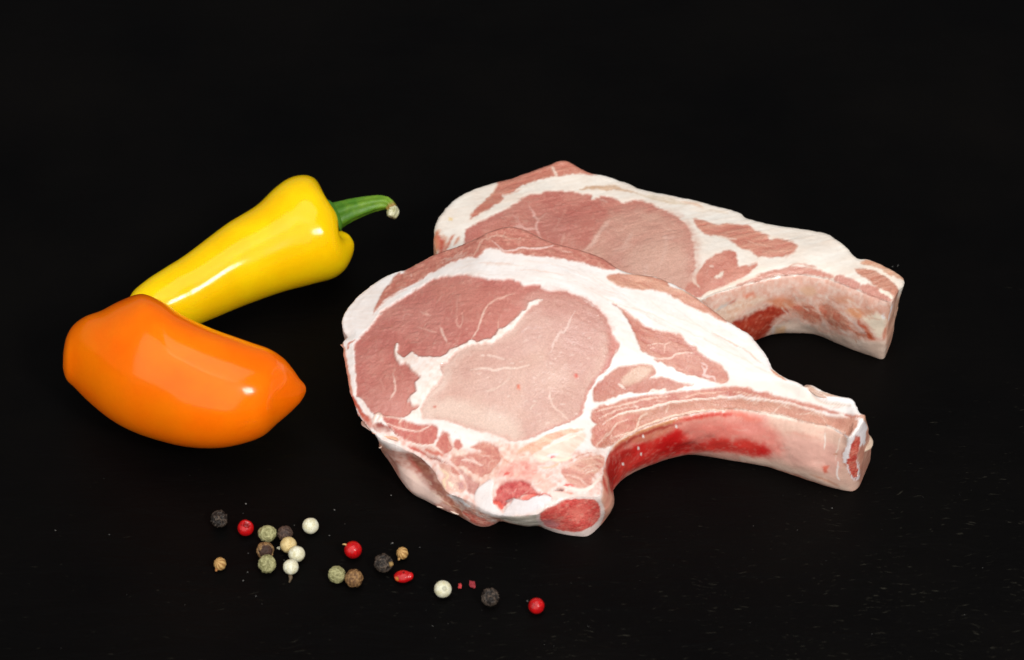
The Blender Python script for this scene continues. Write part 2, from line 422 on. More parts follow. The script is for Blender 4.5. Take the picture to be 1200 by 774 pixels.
    apply(wl, facing)
    # lean: a little marbling, and warmer than the fat
    lw = np.clip((col[:, 0]-col[:, 2])/(col[:, 0]+1e-6)*1.9-0.15, 0, 1)
    mb = np.exp(-(fbm(q*np.array([.33, .33, .33])+warpv*0.5 @ np.array([[1, 0, 0], [0, 1, 0]]), 3, seed+51)/0.022)**2)*sstep(0.05, 0.5, fbm(q*0.12+5, 2, seed+52)+.1)
    col += (lin((236, 196, 182))[None]-col)*(0.30*mb*lw*(~iw))[:, None]
    fl2 = np.clip((nf-0.62)*3, 0, 1)*lw*0.10; col += (lin((238, 204, 190))[None]-col)*fl2[:, None]
    col[:, 2] *= 1-0.08*lw; col = col+(np.array([.52, .34, .31])[None]-col)*(0.02*lw)[:, None]
    # relief
    zz = np.zeros(len(V)); zz[:nt_] = hgt[:nt_]+0.45*fbm(q[:nt_]*0.11, 2, seed+11)+(0.05+0.10*lw[:nt_])*(nf[:nt_]-0.5)+(0.03+0.09*lw[:nt_])*(ns_[:nt_]-0.5)
    ew = np.zeros(len(V)); ew[:nt_] = sstep(0.0, 1.5, dist/MM)
    V[:, 2] += zz*ew*MM
    V[:, 2] = np.maximum(V[:, 2], 0.00015)
    # normals of the whole surface, so that parts meet without a seam
    e1 = V[F[:, 1]]-V[F[:, 0]]; e2 = V[F[:, 2]]-V[F[:, 0]]; e3 = V[F[:, 3]]-V[F[:, 0]]
    fn = np.cross(e1, e2)+np.cross(e2, e3)
    VN = np.zeros_like(V)
    for k in range(4):
        for c in range(3): VN[:, c] += np.bincount(F[:, k], fn[:, c], len(V))
    VN /= np.linalg.norm(VN, axis=1)[:, None]+1e-20
    col *= K_ALB
    root = empty(name, (float(T[:, 0].mean()), float(T[:, 1].mean()), 0.0))
    off = np.array(root.location)
    tag(root, label, 'pork chop', group)
    fp = np.sort(part[F], 1)[:, 1]; fp = np.where(iw[F].any(1), part[F].max(1), fp)
    objs = {}
    order = sorted(range(len(names)), key=lambda i: names[i].count('>'))
    for pi in order:
        fs = F[fp == pi]
        if len(fs) == 0: continue
        uq, inv = np.unique(fs, return_inverse=True)
        Vp = V[uq]-off; Fp = inv.reshape(fs.shape); Cp = col[uq]; Np = VN[uq]
        nm = names[pi]; par = root
        if '>' in nm: pn, nm2 = nm.split('>'); par = objs.get(pn, root); nm = nm2
        o = mesh_obj(nm.split('#')[0], Vp, Fp, pm[pi], par, Cp, Np)
        objs[names[pi]] = o
    # underside
    bs = Bs[::max(1, len(Bs)//260)].copy(); bs[:, 2] = np.maximum(bs[:, 2], 0.00015)
    tri = tessellate_polygon([[Vector((a[0], a[1], 0)) for a in bs]])
    cu = np.repeat(lin(wallcol[0])[None], len(bs), 0)*K_ALB
    mesh_obj('underside', bs-off, [t for t in tri], M_FAT, root, cu)
    return root, off, objs

DK = (191, 109, 102); DK2 = (206, 135, 126)
FATW = ((246, 241, 238), (238, 224, 217)); WHITE = (252, 248, 246); CREAM = (240, 222, 212)
eye = (A(375,774,480,680,600,610,700,545,800,480,900,448,1000,440,1130,438)+E(60,448,200,470,320,465,400,485,440,515,520,512,580,522,600,560,700,572,800,580,900,615,1000,665,1080,720)
       +I(20,290,100,320,180,390,230,470,260,560,290,620,325,660,290,730)+J(300,60,270,120,235,215,150,290,100,370,60,430,30,530)
       +G(935,240,830,310,700,355,600,400,510,440,430,470,330,460,250,430,180,405,80,400)+C(1180,330,1100,310,1040,290,960,270,870,235,780,225,700,210,650,195,540,195,440,202,340,185,260,170,210,110,160,40)
       +B(200,730,195,640,185,520,180,420,175,320,215,250,260,210,330,130,400,40))
pale = (E(600,650,700,640,820,640,930,680,1030,740)+I(90,370,170,450,215,560,235,650,230,740)+J(230,120,170,240,90,340,40,440,10,540)+G(900,250,800,310,680,350,590,395,510,430,430,460,330,450,250,420,100,395)
        +C(1180,325,1040,285,900,240,780,222,690,205,650,190,640,140,690,70)+B(750,774,800,700,870,620,905,560,890,480,940,460,980,400,1060,350,1150,310)+F_(100,310,190,290,260,250,340,190,400,130,460,60))
palest = C(690,70,800,60,1000,60,1196,150)+G(100,200,350,250,420,460,250,430,80,400)+C(1180,325,1040,285,900,240,780,222,660,190)+B(800,774,900,620,940,560)
seam = (B(520,300,535,300,540,370,570,410,610,400,650,370,690,400,760,412,850,405,920,390,960,345,1040,320,1120,280,1180,285)+F_(60,296,140,268,210,235,240,180,300,170,360,110,420,60,480,10)+E(500,670,590,640,600,652,530,700,450,765)
        +F_(400,130,340,190,260,250,190,290,100,312,10,322)+B(1060,350,980,400,940,460,890,480,905,560,870,620,800,700,750,774)+C(690,70,640,140,660,195,560,205,530,195,590,150,630,115,600,112,570,80,560,40)
        +B(620,774,640,720,690,690,680,620,710,570,650,530,640,490,590,465,540,450,515,400,510,350))
cap = (A(330,760,420,660,520,590,640,530,760,450,850,410,950,350,1040,320,1100,300)+E(20,298,80,290,140,235,220,225,300,260,400,270,600,290,750,300,850,325,950,345,1050,380,1196,405)
       +X_(735,312,715,296,690,285,650,276,615,260,590,256,560,266,530,282,505,292,480,304)+A(590,405,545,425,500,470,430,560,370,650))
LEAN = (192, 108, 98); LEAN2 = (212, 146, 132)
front_layers = [
    # faint peach lines in the fat
    line_l(I(100,220,300,330,560,400,800,520,1196,700), 10, (240, 212, 200), a=0.6), line_l(I(560,280,700,400,900,480,1196,590), 12, (243, 218, 206), a=0.6),
    line_l(E(300,330,600,340,900,420,1196,560), 8, (240, 222, 214), a=0.5), line_l(E(500,450,800,490,1050,590,1196,680), 8, (238, 220, 210), a=0.5),
    line_l(L_(100,350,250,430,400,510,530,620), 8, (226, 172, 148), a=0.8, h=-0.4), line_l(L_(0,380,200,500,420,600,640,720), 10, (240, 208, 192), a=0.6),
    line_l(L_(-200,150,0,300,200,430,380,570), 12, (244, 214, 202), a=0.5),
    area_l(M(0,150,300,120,560,180,900,320,700,310,400,230,200,190,0,160), (248, 228, 218), soft=3, a=0.7),
    # loin eye
    area_l(eye, DK, part='loin_muscle', c2=DK2, vary='b', h=-0.45),
    area_l(F_(-300,-200,300,-150,600,-120,900,-80,1100,100,1100,300,700,200,300,150,0,150), (198, 124, 113), soft=8, a=0.6),
    area_l(pale, (217, 174, 162), soft=3.5, c2=(206, 157, 147), vary='b', h=-0.15),
    area_l(palest, (228, 198, 185), soft=9, warp=3, a=0.8),
    area_l(E(620,680,800,650,950,700,1050,760)+I(100,400,170,520,200,640)+J(100,200,20,300)+F_(850,500,750,300,640,100), (206, 154, 146), soft=10, warp=3, a=0.7),
    area_l(F_(200,330,350,250,520,110,650,130,620,300,480,400,300,420), (214, 168, 160), soft=8, warp=4, a=0.5),  # soft patch paints a faint sheen into the pale loin colour
    line_l(F_(480,40,400,140,300,230,180,300,20,340)+B(1060,380,960,480,900,620,820,720)+C(720,80,690,150,740,200), 46, (232, 204, 194), soft=6, a=.5, warp=3, taper=False),
    area_l(E(430,620,600,560,800,590,980,660,1100,760)+F_(1170,180,1000,170,820,90,640,60,520,60,470,40), (200, 142, 133), soft=9, warp=4, a=.85),
    area_l(seam, (250, 238, 232), part='seam_fat', c2=(240, 216, 206), vary='f', h=0.25, mat=M_FAT, warp=1.2),
    line_l(B(885,150,905,200,940,280), 18, (233, 188, 178), h=.1), line_l(B(1020,60,1020,120,1050,155,1070,110,1065,40), 11, (222, 165, 155)),
    line_l(B(700,155,790,180,850,190), 9, (222, 165, 155)), line_l(B(740,170,770,130,800,105), 7, (215, 152, 142)), line_l(B(580,100,600,50,660,60), 8, (214, 150, 142)),
    line_l(B(740,40,790,60), 8, (222, 165, 155)), line_l(B(490,540,515,640,505,700,470,750), 15, (232, 190, 180), h=.1), line_l(B(390,580,440,690), 6, (212, 148, 138)),
    line_l(B(640,290,720,285), 6, (212, 148, 138)), line_l(B(760,375,820,350), 7, (214, 150, 140)), line_l(B(560,630,640,600), 6, (210, 142, 134)), line_l(A(850,660,910,590), 8, (212, 150, 140)),
    line_l(A(1020,640,1025,740), 8, (212, 150, 140)), line_l(A(570,710,680,740), 8, (214, 140, 132)), line_l(A(720,730,800,760), 6, (222, 165, 155)),
    line_l(E(105,774,140,700,190,650,290,610,370,580), 12, (224, 172, 160)), line_l(F_(140,0,100,90,70,180,20,260), 13, (232, 192, 180), h=.08), line_l(F_(240,90,235,180), 10, (220, 168, 155), a=.7),
    line_l(F_(870,30,820,130,770,200,690,290,660,390), 16, (232, 200, 192), a=0.75, warp=2), line_l(F_(0,520,120,500,210,520,290,500,400,505,490,475), 14, (236, 208, 196), a=0.9),
    line_l(F_(150,405,220,410,290,430), 16, (232, 200, 190), a=.8), line_l(F_(110,690,200,680,330,590), 8, (230, 200, 186), a=.7), line_l(F_(430,230,520,170,640,150), 14, (228, 192, 188), a=.5, warp=3),
    line_l(G(660,90,690,180,760,240,820,300), 12, (232, 198, 186)), line_l(G(505,210,515,180,550,172), 9, (230, 198, 186)), line_l(G(0,245,110,225), 8, (234, 205, 190), a=.8), line_l(G(660,60,660,110), 12, (232, 200, 190)),
    line_l(F_(660,640,665,774), 10, (226, 190, 178), a=.6), line_l(F_(930,640,935,774), 12, (222, 180, 168), a=.5),
    area_l(F_(862,555,885,548,900,572,872,585), (222, 90, 76), smooth=False, warp=.3), area_l(F_(395,640,415,640,420,680,392,672), (226, 112, 84), smooth=False, warp=.3), area_l(C(760,112,782,114,780,130,758,130), (200, 96, 80), smooth=False, warp=.3),
    # cap muscle strips along the far edge
    area_l(cap, (190, 112, 100), part='cap_muscle', c2=(206, 136, 122), vary='f', h=0.1),
    line_l(E(190,160,240,210,290,240,380,235,430,215,530,225,640,210,690,190), 13, (232, 196, 190), h=.25), line_l(E(0,300,60,240,110,170,230,120,350,150,450,150), 16, (220, 172, 158), a=.7, warp=2.5), line_l(E(750,235,850,250), 10, (222, 175, 165), a=.7),
    line_l(A(640,430,650,460), 14, (222, 175, 165), a=.8), line_l(A(900,330,1000,300,1100,270), 24, (222, 180, 170), a=.6, warp=3), line_l(A(530,545,600,540), 12, (218, 165, 155), a=.7), line_l(A(390,700,480,620,620,560), 10, (222, 170, 160), a=.5),
    area_l(I(215,110,260,150,330,185,450,212,600,217,700,232,760,270,850,320,960,370,1080,420,1196,472,1230,440,1060,345,960,270,860,220,740,180,720,140,590,100,450,80,370,80,260,85), (201, 134, 116), part='cap_muscle#2', c2=(216, 160, 140), vary='s', h=.05),
    line_l(I(420,140,560,135,700,160), 10, (224, 170, 150), a=.6), line_l(I(760,210,860,225,960,270), 14, (232, 190, 170), a=.6),
    # left rim
    line_l(B(85,300,100,450,130,600,160,740), 34, (205, 122, 100), on='T', a=.9), line_l(B(120,360,130,310,190,264), 12, (206, 96, 70)), line_l(B(100,330,118,440), 10, (248, 225, 215), a=.8),
    line_l(C(70,10,130,110,180,190,250,260), 36, (186, 84, 66)), area_l(C(270,270,330,250,400,300,430,330,330,330,270,310), (150, 62, 52), soft=1.2),
    line_l(C(300,240,330,190,290,170,270,260), 22, (244, 214, 200), h=.5), line_l(C(170,60,200,140,240,190), 20, (246, 230, 222)),
    area_l(C(170,190,240,200,260,260,240,300,190,250), (196, 96, 78), soft=2, a=.8),
    # small muscles round the chine
    area_l(C(250,270,420,330,620,380,900,480,1196,420)+G(150,450,300,500,480,520,640,560,900,560,1090,560)+H(1000,150,1000,300,900,370,640,360,500,470,300,540,100,540,-60,560,-180,500)+D(560,380,480,200,420,90,300,30)+C(420,390,330,340), (222, 170, 160), c2=(242, 220, 214), vary='f', soft=6, warp=4),
    area_l(H(-250,-60,-100,60,60,140,100,220,0,230,-100,300,-200,200,-300,60), (214, 156, 140), c2=(238, 208, 194), vary='f', soft=6, warp=4, a=.8),
    area_l(G(200,480,330,490,430,520,520,600,480,690,380,760,250,700,270,600), (222, 168, 152), c2=(242, 216, 204), vary='f', soft=5, warp=4, a=.9),
    area_l(C(340,190,420,203,540,232,640,258,750,268,800,300,790,360,760,420,730,435,640,430,560,400,480,350,420,300,370,250), (193, 96, 88), part='chine_muscle', c2=(206, 120, 108), vary='f', h=-.2),
    area_l(C(800,370,850,320,890,350,910,420,920,450,900,490,830,500,780,450), (194, 98, 88), part='chine_muscle#2', c2=(208, 126, 112), vary='f', h=-.2),
    area_l(C(935,400,980,395,1003,440,975,470,930,455), (203, 115, 104), part='chine_muscle#3', h=-.1), line_l(C(880,350,900,400,930,440), 12, (238, 205, 192)),
    line_l(C(370,250,460,285,560,310,650,315,700,290,740,270), 14, (240, 205, 195), h=.3), line_l(C(555,405,620,430,700,440,760,430,785,400), 16, (244, 222, 212), h=.35), line_l(C(740,440,790,470,825,495), 12, (240, 214, 204)), line_l(C(470,250,500,215), 16, (238, 205, 192), h=.4),
    line_l(C(350,200,430,195,480,225), 12, (232, 190, 178), h=.3), line_l(C(390,270,440,330,480,360), 10, (150, 60, 48), h=-.5), line_l(C(640,470,720,530,800,560,880,590), 14, (150, 66, 54), h=-.5),
    area_l(C(560,440,640,470,700,520,640,500,560,465), (190, 80, 66)), area_l(C(690,470,760,480,840,510,820,530,740,510), (205, 110, 94), soft=1.2),
    area_l(D(610,80,620,50,700,30,800,10,870,-15)+G(0,520,60,490,150,470,210,510,245,570,252,640,200,700,110,755)+D(850,195,800,160,740,115,660,100), (196, 112, 100), part='chine_muscle#4', c2=(212, 140, 124), vary='f', h=-.25),
    line_l(D(710,60,780,65,870,100), 12, (240, 206, 196), h=.3), line_l(G(0,600,60,640,110,660), 12, (236, 196, 186)), line_l(G(30,550,100,580,200,590), 9, (232, 184, 172), a=.8), line_l(G(150,690,170,640,240,620), 8, (226, 176, 164), a=.8),
    area_l(D(700,140,760,190,850,250,845,340,800,348,755,310,745,230,690,165), (187, 118, 110), part='chine_muscle#5', c2=(206, 146, 138), vary='f', h=-.25),
    area_l(D(560,90,640,140,690,210,740,260,720,330,650,335,580,320,540,260,560,180,520,110), (208, 134, 120), part='chine_muscle#6', c2=(234, 194, 180), vary='b', h=-.1),
    area_l(D(670,260,720,240,730,290,690,310), (196, 130, 130), soft=2), area_l(D(600,110,650,130,700,190,640,170), (196, 112, 96), soft=1.2), line_l(D(600,250,640,290), 26, (244, 222, 200), h=.3), line_l(D(500,120,600,190,560,240,580,310), 22, (238, 206, 176), h=.2),
    # chine bone, cartilage, soft tissue
    area_l(H(-90,330,0,240,60,230,40,330,60,430,130,500,240,520,120,540,0,500,-80,440), (236, 228, 226), part='cartilage', c2=(222, 202, 196), vary='b', on='TW', h=.4, mat=M_BONE, soft=1.5),
    area_l(H(100,160,220,80,340,70,420,140,380,230,260,230,170,220,120,200), (238, 188, 178), c2=(222, 138, 130), vary='f', soft=2.5, warp=2), line_l(H(140,200,190,170), 22, (222, 88, 82)), line_l(H(320,130,350,125), 14, (216, 90, 88)), line_l(H(40,170,100,90,150,50), 10, (228, 190, 178), a=.6),
    area_l(H(80,300,130,255,220,235,310,235,370,270,420,320,445,352,400,350,300,350,280,372,200,410,140,450,90,440,58,410,75,350), (190, 58, 60), part='chine_bone', c2=(222, 112, 108), vary='f', mat=M_CUT, h=-.5),
    area_l(H(60,400,120,420,150,450,130,470,70,440), (226, 84, 70), soft=1.0), area_l(H(160,400,240,365,235,385,180,425), (180, 140, 140), soft=1.0),
    area_l(H(230,385,290,400,420,365,545,370,520,420,430,480,330,512,200,515,130,512,200,430), (234, 226, 226), part='cartilage', c2=(220, 202, 198), vary='b', on='TW', h=.5, mat=M_BONE),
    area_l(H(285,370,330,350,400,345,425,365,330,400,295,398), (226, 76, 66), on='TW', c2=(236, 128, 116), vary='f'), line_l(H(430,380,480,340,560,390), 12, (214, 60, 54), on='TW'),
    area_l(H(380,200,450,180,520,230,560,290,500,330,440,300,390,250), (224, 172, 160), c2=(238, 206, 196), vary='f', soft=2),
    area_l(H(610,150,700,100,800,40,900,20,975,40,960,120,900,180,860,240,820,290,740,300,680,250,640,200), (206, 132, 122), part='chine_muscle#7', c2=(222, 168, 152), vary='s', h=-.15),
    line_l(H(700,110,800,60,900,40,970,60), 9, (236, 196, 180)), line_l(H(760,150,850,110,940,90), 8, (238, 200, 186)), line_l(H(820,170,900,150), 8, (240, 210, 196)), line_l(H(640,180,720,200,800,240,830,270), 8, (236, 200, 188)), line_l(H(700,70,800,20,900,0), 9, (196, 118, 100), a=.8),
    line_l(H(640,280,690,270,720,290), 18, (214, 60, 50)), line_l(H(550,320,600,308,640,316), 12, (110, 30, 28), h=-.8), line_l(H(640,290,800,320,900,250,960,180), 26, (244, 226, 216), h=.3), line_l(H(470,40,600,70,700,40), 30, (246, 228, 206), a=.8),
    area_l(H(540,340,640,330,800,350,900,370,640,380,560,400), (238, 206, 198), on='TW', soft=1.5), line_l(H(640,330,720,345), 14, (226, 130, 112), on='TW'),
    # yellowish fat and tan sheet
    area_l(G(400,560,480,500,580,450,700,400,830,370,950,375,860,400,740,450,640,510,540,580,490,560), (226, 164, 140), part='chine_muscle#8', c2=(238, 200, 176), vary='s', soft=1.5),
    area_l(G(520,600,620,540,720,480,850,420,945,405,950,470,880,540,800,610,700,620,600,640), (242, 226, 212), c2=(232, 200, 184), vary='s', soft=2), line_l(G(700,490,800,460,900,420), 14, (250, 240, 226)), line_l(G(640,600,740,580), 20, (244, 228, 232), a=.8), line_l(G(670,612,710,604), 10, (214, 96, 120)),
    line_l(G(250,560,290,620,320,640), 12, (222, 150, 132), a=.8), line_l(G(380,570,500,550,560,600), 14, (226, 178, 160), a=.7), line_l(G(580,690,680,690,760,650), 16, (228, 182, 150), a=.8),
    # muscles toward the rib
    area_l(I(270,330,340,365,400,400,470,450,540,510,640,540,760,555,840,590,880,650,960,690)+L_(-60,455,0,510,80,570,170,620,225,680,235,740,200,765,120,750,50,730)+J(1100,330,1040,310,980,290,850,265,760,220,690,180,610,145,640,132,590,115,520,85)+I(490,680,470,620,430,550,400,470,340,390), (192, 114, 101), part='rib_muscle', c2=(208, 145, 130), vary='s', h=-.3),
    line_l(I(560,660,640,645,700,650,750,635), 10, (236, 196, 182)), line_l(J(600,130,690,140,760,130,780,110,850,95,930,90), 13, (240, 208, 196), h=.2), line_l(J(1000,200,1030,240,1010,270,1100,290,1120,330), 13, (236, 204, 200)), line_l(I(690,720,700,670,720,650), 9, (232, 190, 176)), line_l(L_(0,600,60,620,30,680,80,720), 10, (234, 200, 196)), line_l(I(580,690,620,680), 8, (230, 186, 172)),
    area_l(J(100,450,120,370,200,300,260,240,340,210,450,195,560,190,620,220,610,270,570,305,640,290,720,295,770,325,900,350,940,360,850,370,790,400,720,420,640,400,560,420,480,430,400,415,330,440,230,480,140,505,105,490), (190, 113, 100), part='rib_muscle#2', c2=(204, 140, 125), vary='b', h=-.2),
    area_l(J(330,330,400,250,480,210,560,203,600,225,540,290,450,340,380,360), (224, 188, 170), soft=3, a=.85), line_l(J(310,340,370,385), 16, (244, 220, 210), h=.2), line_l(J(560,430,600,395,640,420,690,400,700,430), 16, (244, 224, 214), h=.2), line_l(J(740,350,780,345), 8, (190, 120, 112)),  # the large pale patch is a sheen painted onto the muscle
    area_l(J(85,610,110,560,170,530,260,510,360,480,450,455,600,440,740,430,860,405,1000,395,1120,380,1196,375)+M(60,166,140,180,200,210,270,205,350,240,500,275,650,310,800,350,950,390,1090,398,1060,425,900,402,740,365,600,340,450,292,300,268,150,245)+J(1196,452,1060,470,900,482,760,502,640,532,520,552,400,582,300,612,230,652,160,688,100,668), (192, 108, 95), part='rib_muscle#3', c2=(206, 136, 120), vary='s', h=-.15),
    line_l(J(110,590,200,560,330,530,440,500,560,470,740,455), 13, (240, 206, 192), h=.15), line_l(J(150,640,250,590,320,560,440,540), 10, (236, 198, 184)), line_l(J(820,470,980,430,1196,415), 10, (234, 190, 174)), line_l(J(430,520,480,545), 12, (240, 208, 196)), line_l(M(0,205,120,225,260,250), 10, (230, 186, 170)), line_l(M(820,400,900,400,870,380), 26, (244, 226, 218), h=.3),
    area_l(J(90,740,140,690,220,640,330,590,480,570,620,540,760,505,900,485,1050,475,1196,470)+M(60,258,150,270,300,280,450,310,600,350,740,390,880,412,1010,425,1020,480,980,550,960,570,900,560,820,510,760,490,640,475,540,450,400,410,260,390,150,370,60,356)+J(1196,570,1050,585,900,612,760,640,640,680,520,720)+K(300,300,220,350,130,385,60,380,20,350,15,300,30,250), (208, 150, 131), part='rib_muscle#4', c2=(198, 128, 112), vary='b', on='TW', h=-.1),
    area_l(K(20,330,30,250,120,180,250,130,410,110,400,180,330,240,200,310,80,380), (202, 118, 106), c2=(216, 146, 130), vary='f', soft=2.5), line_l(K(120,330,200,230,240,180,330,150), 10, (240, 206, 190)), line_l(K(60,370,110,320,160,260), 9, (238, 204, 190)), line_l(K(180,310,300,270,380,240,420,140), 11, (238, 208, 190)), line_l(J(470,680,500,620,560,590), 10, (238, 206, 190)),
    line_l(J(190,685,280,622,400,582,540,552,700,512,850,490,1000,475,1196,460), 15, (246, 226, 214), h=.2), line_l(M(0,245,150,257,300,272,450,302,620,347,760,390), 11, (244, 222, 210), h=.2), line_l(M(200,360,300,390,400,320,480,350), 12, (236, 206, 192), a=.7), line_l(M(520,390,700,390,760,470), 10, (236, 206, 190), a=.7), line_l(J(700,590,730,520), 12, (236, 204, 188), a=.6),
    line_l(K(190,400,240,340,400,230,560,165,760,110,900,85,1100,72,1196,75), 13, (244, 214, 196), on='TW', h=.1), line_l(M(0,350,150,370,260,390,400,410,540,450,640,475,800,505,920,545), 15, (248, 228, 214), on='TW', h=.1),
    # inner wall: the rib
    area_l(K(110,700,130,540,160,450,220,370,300,305,420,240,560,185,700,140,850,105,1000,85,1196,80)+N(-40,20,120,40,300,80,480,110,640,140,740,165,860,190,860,280,820,350,830,440,860,480,900,570,960,590,960,640,900,690,760,660,500,560,250,480,0,440)+K(1196,500,1000,490,850,485,700,510,500,560,350,610,250,700,180,790), (238, 200, 184), part='rib_bone', c2=(230, 182, 168), vary='b', on='W', mat=M_BONE, soft=1.2),
    area_l(N(0,20,200,40,200,160,120,220,0,200), (234, 176, 166), on='W', soft=5), area_l(N(200,200,600,240,800,330,780,520,600,500,300,420,120,380), (236, 178, 168), on='W', soft=6, a=.8), area_l(N(350,180,500,190,640,240,500,230), (222, 160, 146), on='W', soft=3, a=.7),
    area_l(K(150,650,200,430,360,310,620,200,900,110,1196,90)+N(-20,40,150,90,260,160,330,260,330,360,220,390,0,400)+K(1196,450,900,450,600,520,350,600,200,740), (228, 124, 116), on='W', soft=9, a=.75),
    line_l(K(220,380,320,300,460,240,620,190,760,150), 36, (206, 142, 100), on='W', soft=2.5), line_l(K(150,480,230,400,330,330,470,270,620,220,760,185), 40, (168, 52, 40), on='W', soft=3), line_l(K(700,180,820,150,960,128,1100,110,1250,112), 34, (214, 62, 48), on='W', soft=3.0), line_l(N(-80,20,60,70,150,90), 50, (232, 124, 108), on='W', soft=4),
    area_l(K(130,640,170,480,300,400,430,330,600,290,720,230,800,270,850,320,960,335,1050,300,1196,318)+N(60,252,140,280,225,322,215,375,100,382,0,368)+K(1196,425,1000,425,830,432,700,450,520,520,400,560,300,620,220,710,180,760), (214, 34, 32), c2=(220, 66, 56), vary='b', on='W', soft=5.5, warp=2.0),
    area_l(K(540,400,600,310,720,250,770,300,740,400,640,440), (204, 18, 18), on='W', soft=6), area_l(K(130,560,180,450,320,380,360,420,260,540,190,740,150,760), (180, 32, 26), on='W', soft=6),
    area_l(K(360,330,560,250,700,220,600,290,440,340), (206, 120, 96), on='W', soft=3, a=.75), area_l(K(780,280,880,200,1100,185,1230,200,1240,290,1050,300,900,340,830,350), (224, 104, 96), on='W', soft=6, a=.5),
    line_l(K(330,625,420,580,560,540,700,500,850,462,1000,440,1196,455), 30, (226, 168, 156), on='W', soft=2, taper=False), line_l(N(0,410,150,430,300,470,500,530,700,600,860,660), 40, (236, 202, 186), on='W', soft=3, taper=False), line_l(N(560,540,700,590,800,640), 16, (206, 130, 106), on='W', soft=2, a=.7),
    area_l(N(660,470,710,470,700,520,670,530), (226, 118, 100), on='W', soft=2), line_l(N(680,190,680,330), 10, (250, 232, 222), on='W', h=.2), line_l(N(790,430,780,540,800,580), 16, (250, 232, 226), on='W'), line_l(N(810,230,790,300,770,420), 10, (244, 218, 206), on='W'), line_l(N(750,370,790,364), 7, (196, 110, 70), on='W'),
    area_l(N(870,270,840,330,828,430,850,450,900,570,960,570,960,470,950,400,970,330,1010,260,1030,150,1010,90,990,120,960,180,920,230), (246, 236, 236), part='rib_bone>bone_rim', on='TW', soft=1.0, mat=M_BONE, warp=1.8),
    area_l(N(940,225,975,260,965,340,948,420,945,560,905,555,875,475,853,440,880,360,908,285), (196, 62, 54), part='rib_bone>marrow', c2=(226, 118, 100), vary='f', on='TW', soft=1.0, mat=M_CUT, warp=1.8),
    line_l(N(960,60,1000,60,1025,110), 22, (196, 146, 124), on='TW'),
    # far end of the rib: thin flap and fold
    area_l(M(575,160,620,150,720,205,850,240,870,262,760,245,700,232,640,205), (208, 168, 148), part='thin_flap', on='T'), line_l(M(640,220,700,280,820,300,960,320), 12, (206, 180, 160), a=.8, h=-.2), line_l(M(660,210,760,265,900,275,1000,300), 34, (253, 250, 248), h=.5, soft=2.5), line_l(M(300,20,360,70,430,110), 16, (212, 150, 122)),
    # outer wall low on the left
    area_l(D(80,0,200,0,330,20,480,90,500,200,560,310,640,400,720,480,790,570,700,560,560,480,400,420,240,280,120,130), (204, 140, 128), part='outer_fat', on='W', mat=M_FAT, c2=(230, 186, 176), vary='f', warp=1),
    area_l(D(290,30,400,90,480,200,560,310,640,400,720,480,760,560,700,530,600,430,500,330,420,240,320,110), (158, 80, 66), on='W', c2=(190, 122, 100), vary='f', soft=2.5), line_l(D(260,20,320,100,380,170), 26, (200, 96, 84), on='W', soft=2.5, a=.8),
    area_l(D(190,110,300,160,400,260,470,330,560,400,510,430,400,405,310,345,240,265,200,190), (234, 202, 192), on='W', soft=2), line_l(D(120,30,150,110,200,190), 18, (206, 130, 112), on='W', soft=2, a=.8),
    area_l(D(590,340,680,400,760,440,880,500,1000,560,985,600,880,618,800,595,740,540,690,460), (238, 214, 206), on='TW', c2=(226, 160, 146), vary='f', soft=1.5, part='chine_bone#2', mat=M_CUT),
    area_l(D(750,470,830,520,920,565,985,590,900,612,850,606,780,570,720,500), (226, 108, 94), c2=(240, 170, 156), vary='f', on='TW', soft=1.5), line_l(D(600,350,680,390,780,450), 22, (248, 240, 238), on='TW', h=.4),
    area_l(H(110,540,200,525,330,525,430,515,445,600,350,615,260,597,160,567), (210, 198, 182), c2=(226, 218, 206), vary='f', on='W', part='cartilage#2', mat=M_BONE),
    area_l(H(415,520,490,450,580,415,650,375,760,368,870,370,945,405,975,500,945,590,870,690,740,700,600,682,490,640,435,590), (240, 218, 212), on='TW', part='chine_bone#3', mat=M_BONE, soft=.8, warp=.6),
    area_l(H(440,522,500,466,580,434,650,394,760,388,870,390,922,420,940,500,912,575,830,636,720,664,600,645,505,612,458,572), (221, 72, 68), c2=(236, 122, 112), vary='f', on='TW', part='chine_bone#3>marrow', mat=M_CUT, soft=1, warp=.8),
    area_l(H(460,560,540,560,600,590,560,620,490,605), (214, 140, 146), on='TW', soft=3, a=.8), area_l(H(690,480,800,460,830,540,740,570), (236, 128, 116), on='TW', soft=5, a=.7),
    area_l(H(950,130,1000,200,1030,330,1030,440,1000,540,950,600,985,500,950,400,960,300), (232, 186, 164), c2=(226, 150, 134), vary='b', on='W', soft=2), line_l(H(965,200,975,260,1000,340), 20, (190, 60, 52), on='W', soft=2.5),
]
for uu, vv in ((450,290),(720,210),(410,390),(280,520),(425,440)):
    r_ = 11
    front_layers.append(area_l(K(uu-r_*.6,vv-r_,uu+r_*.6,vv-r_*.8,uu+r_*.8,vv+r_,uu-r_*.5,vv+r_*.9), (248, 240, 236), on='W', smooth=False, warp=.8, soft=.7, a=.9))

rg = random.Random(5)
def strands(out, n, p_of, length, ang, wd, cols, on, a=.7, soft=.9):
    for k in range(n):
        u, v, da = p_of(); L = length*rg.uniform(.5, 1.4); t = math.radians(ang+da+rg.uniform(-14, 14)); bend = rg.uniform(-.15, .15)*L
        pts = [(u, v), (u+math.cos(t)*L*.5-math.sin(t)*bend, v+math.sin(t)*L*.5+math.cos(t)*bend), (u+math.cos(t)*L, v+math.sin(t)*L)]
        out.append(line_l(pts, rg.uniform(.5, 1.0)*wd, rg.choice(cols), on=on, a=a*rg.uniform(.5, 1), soft=soft))
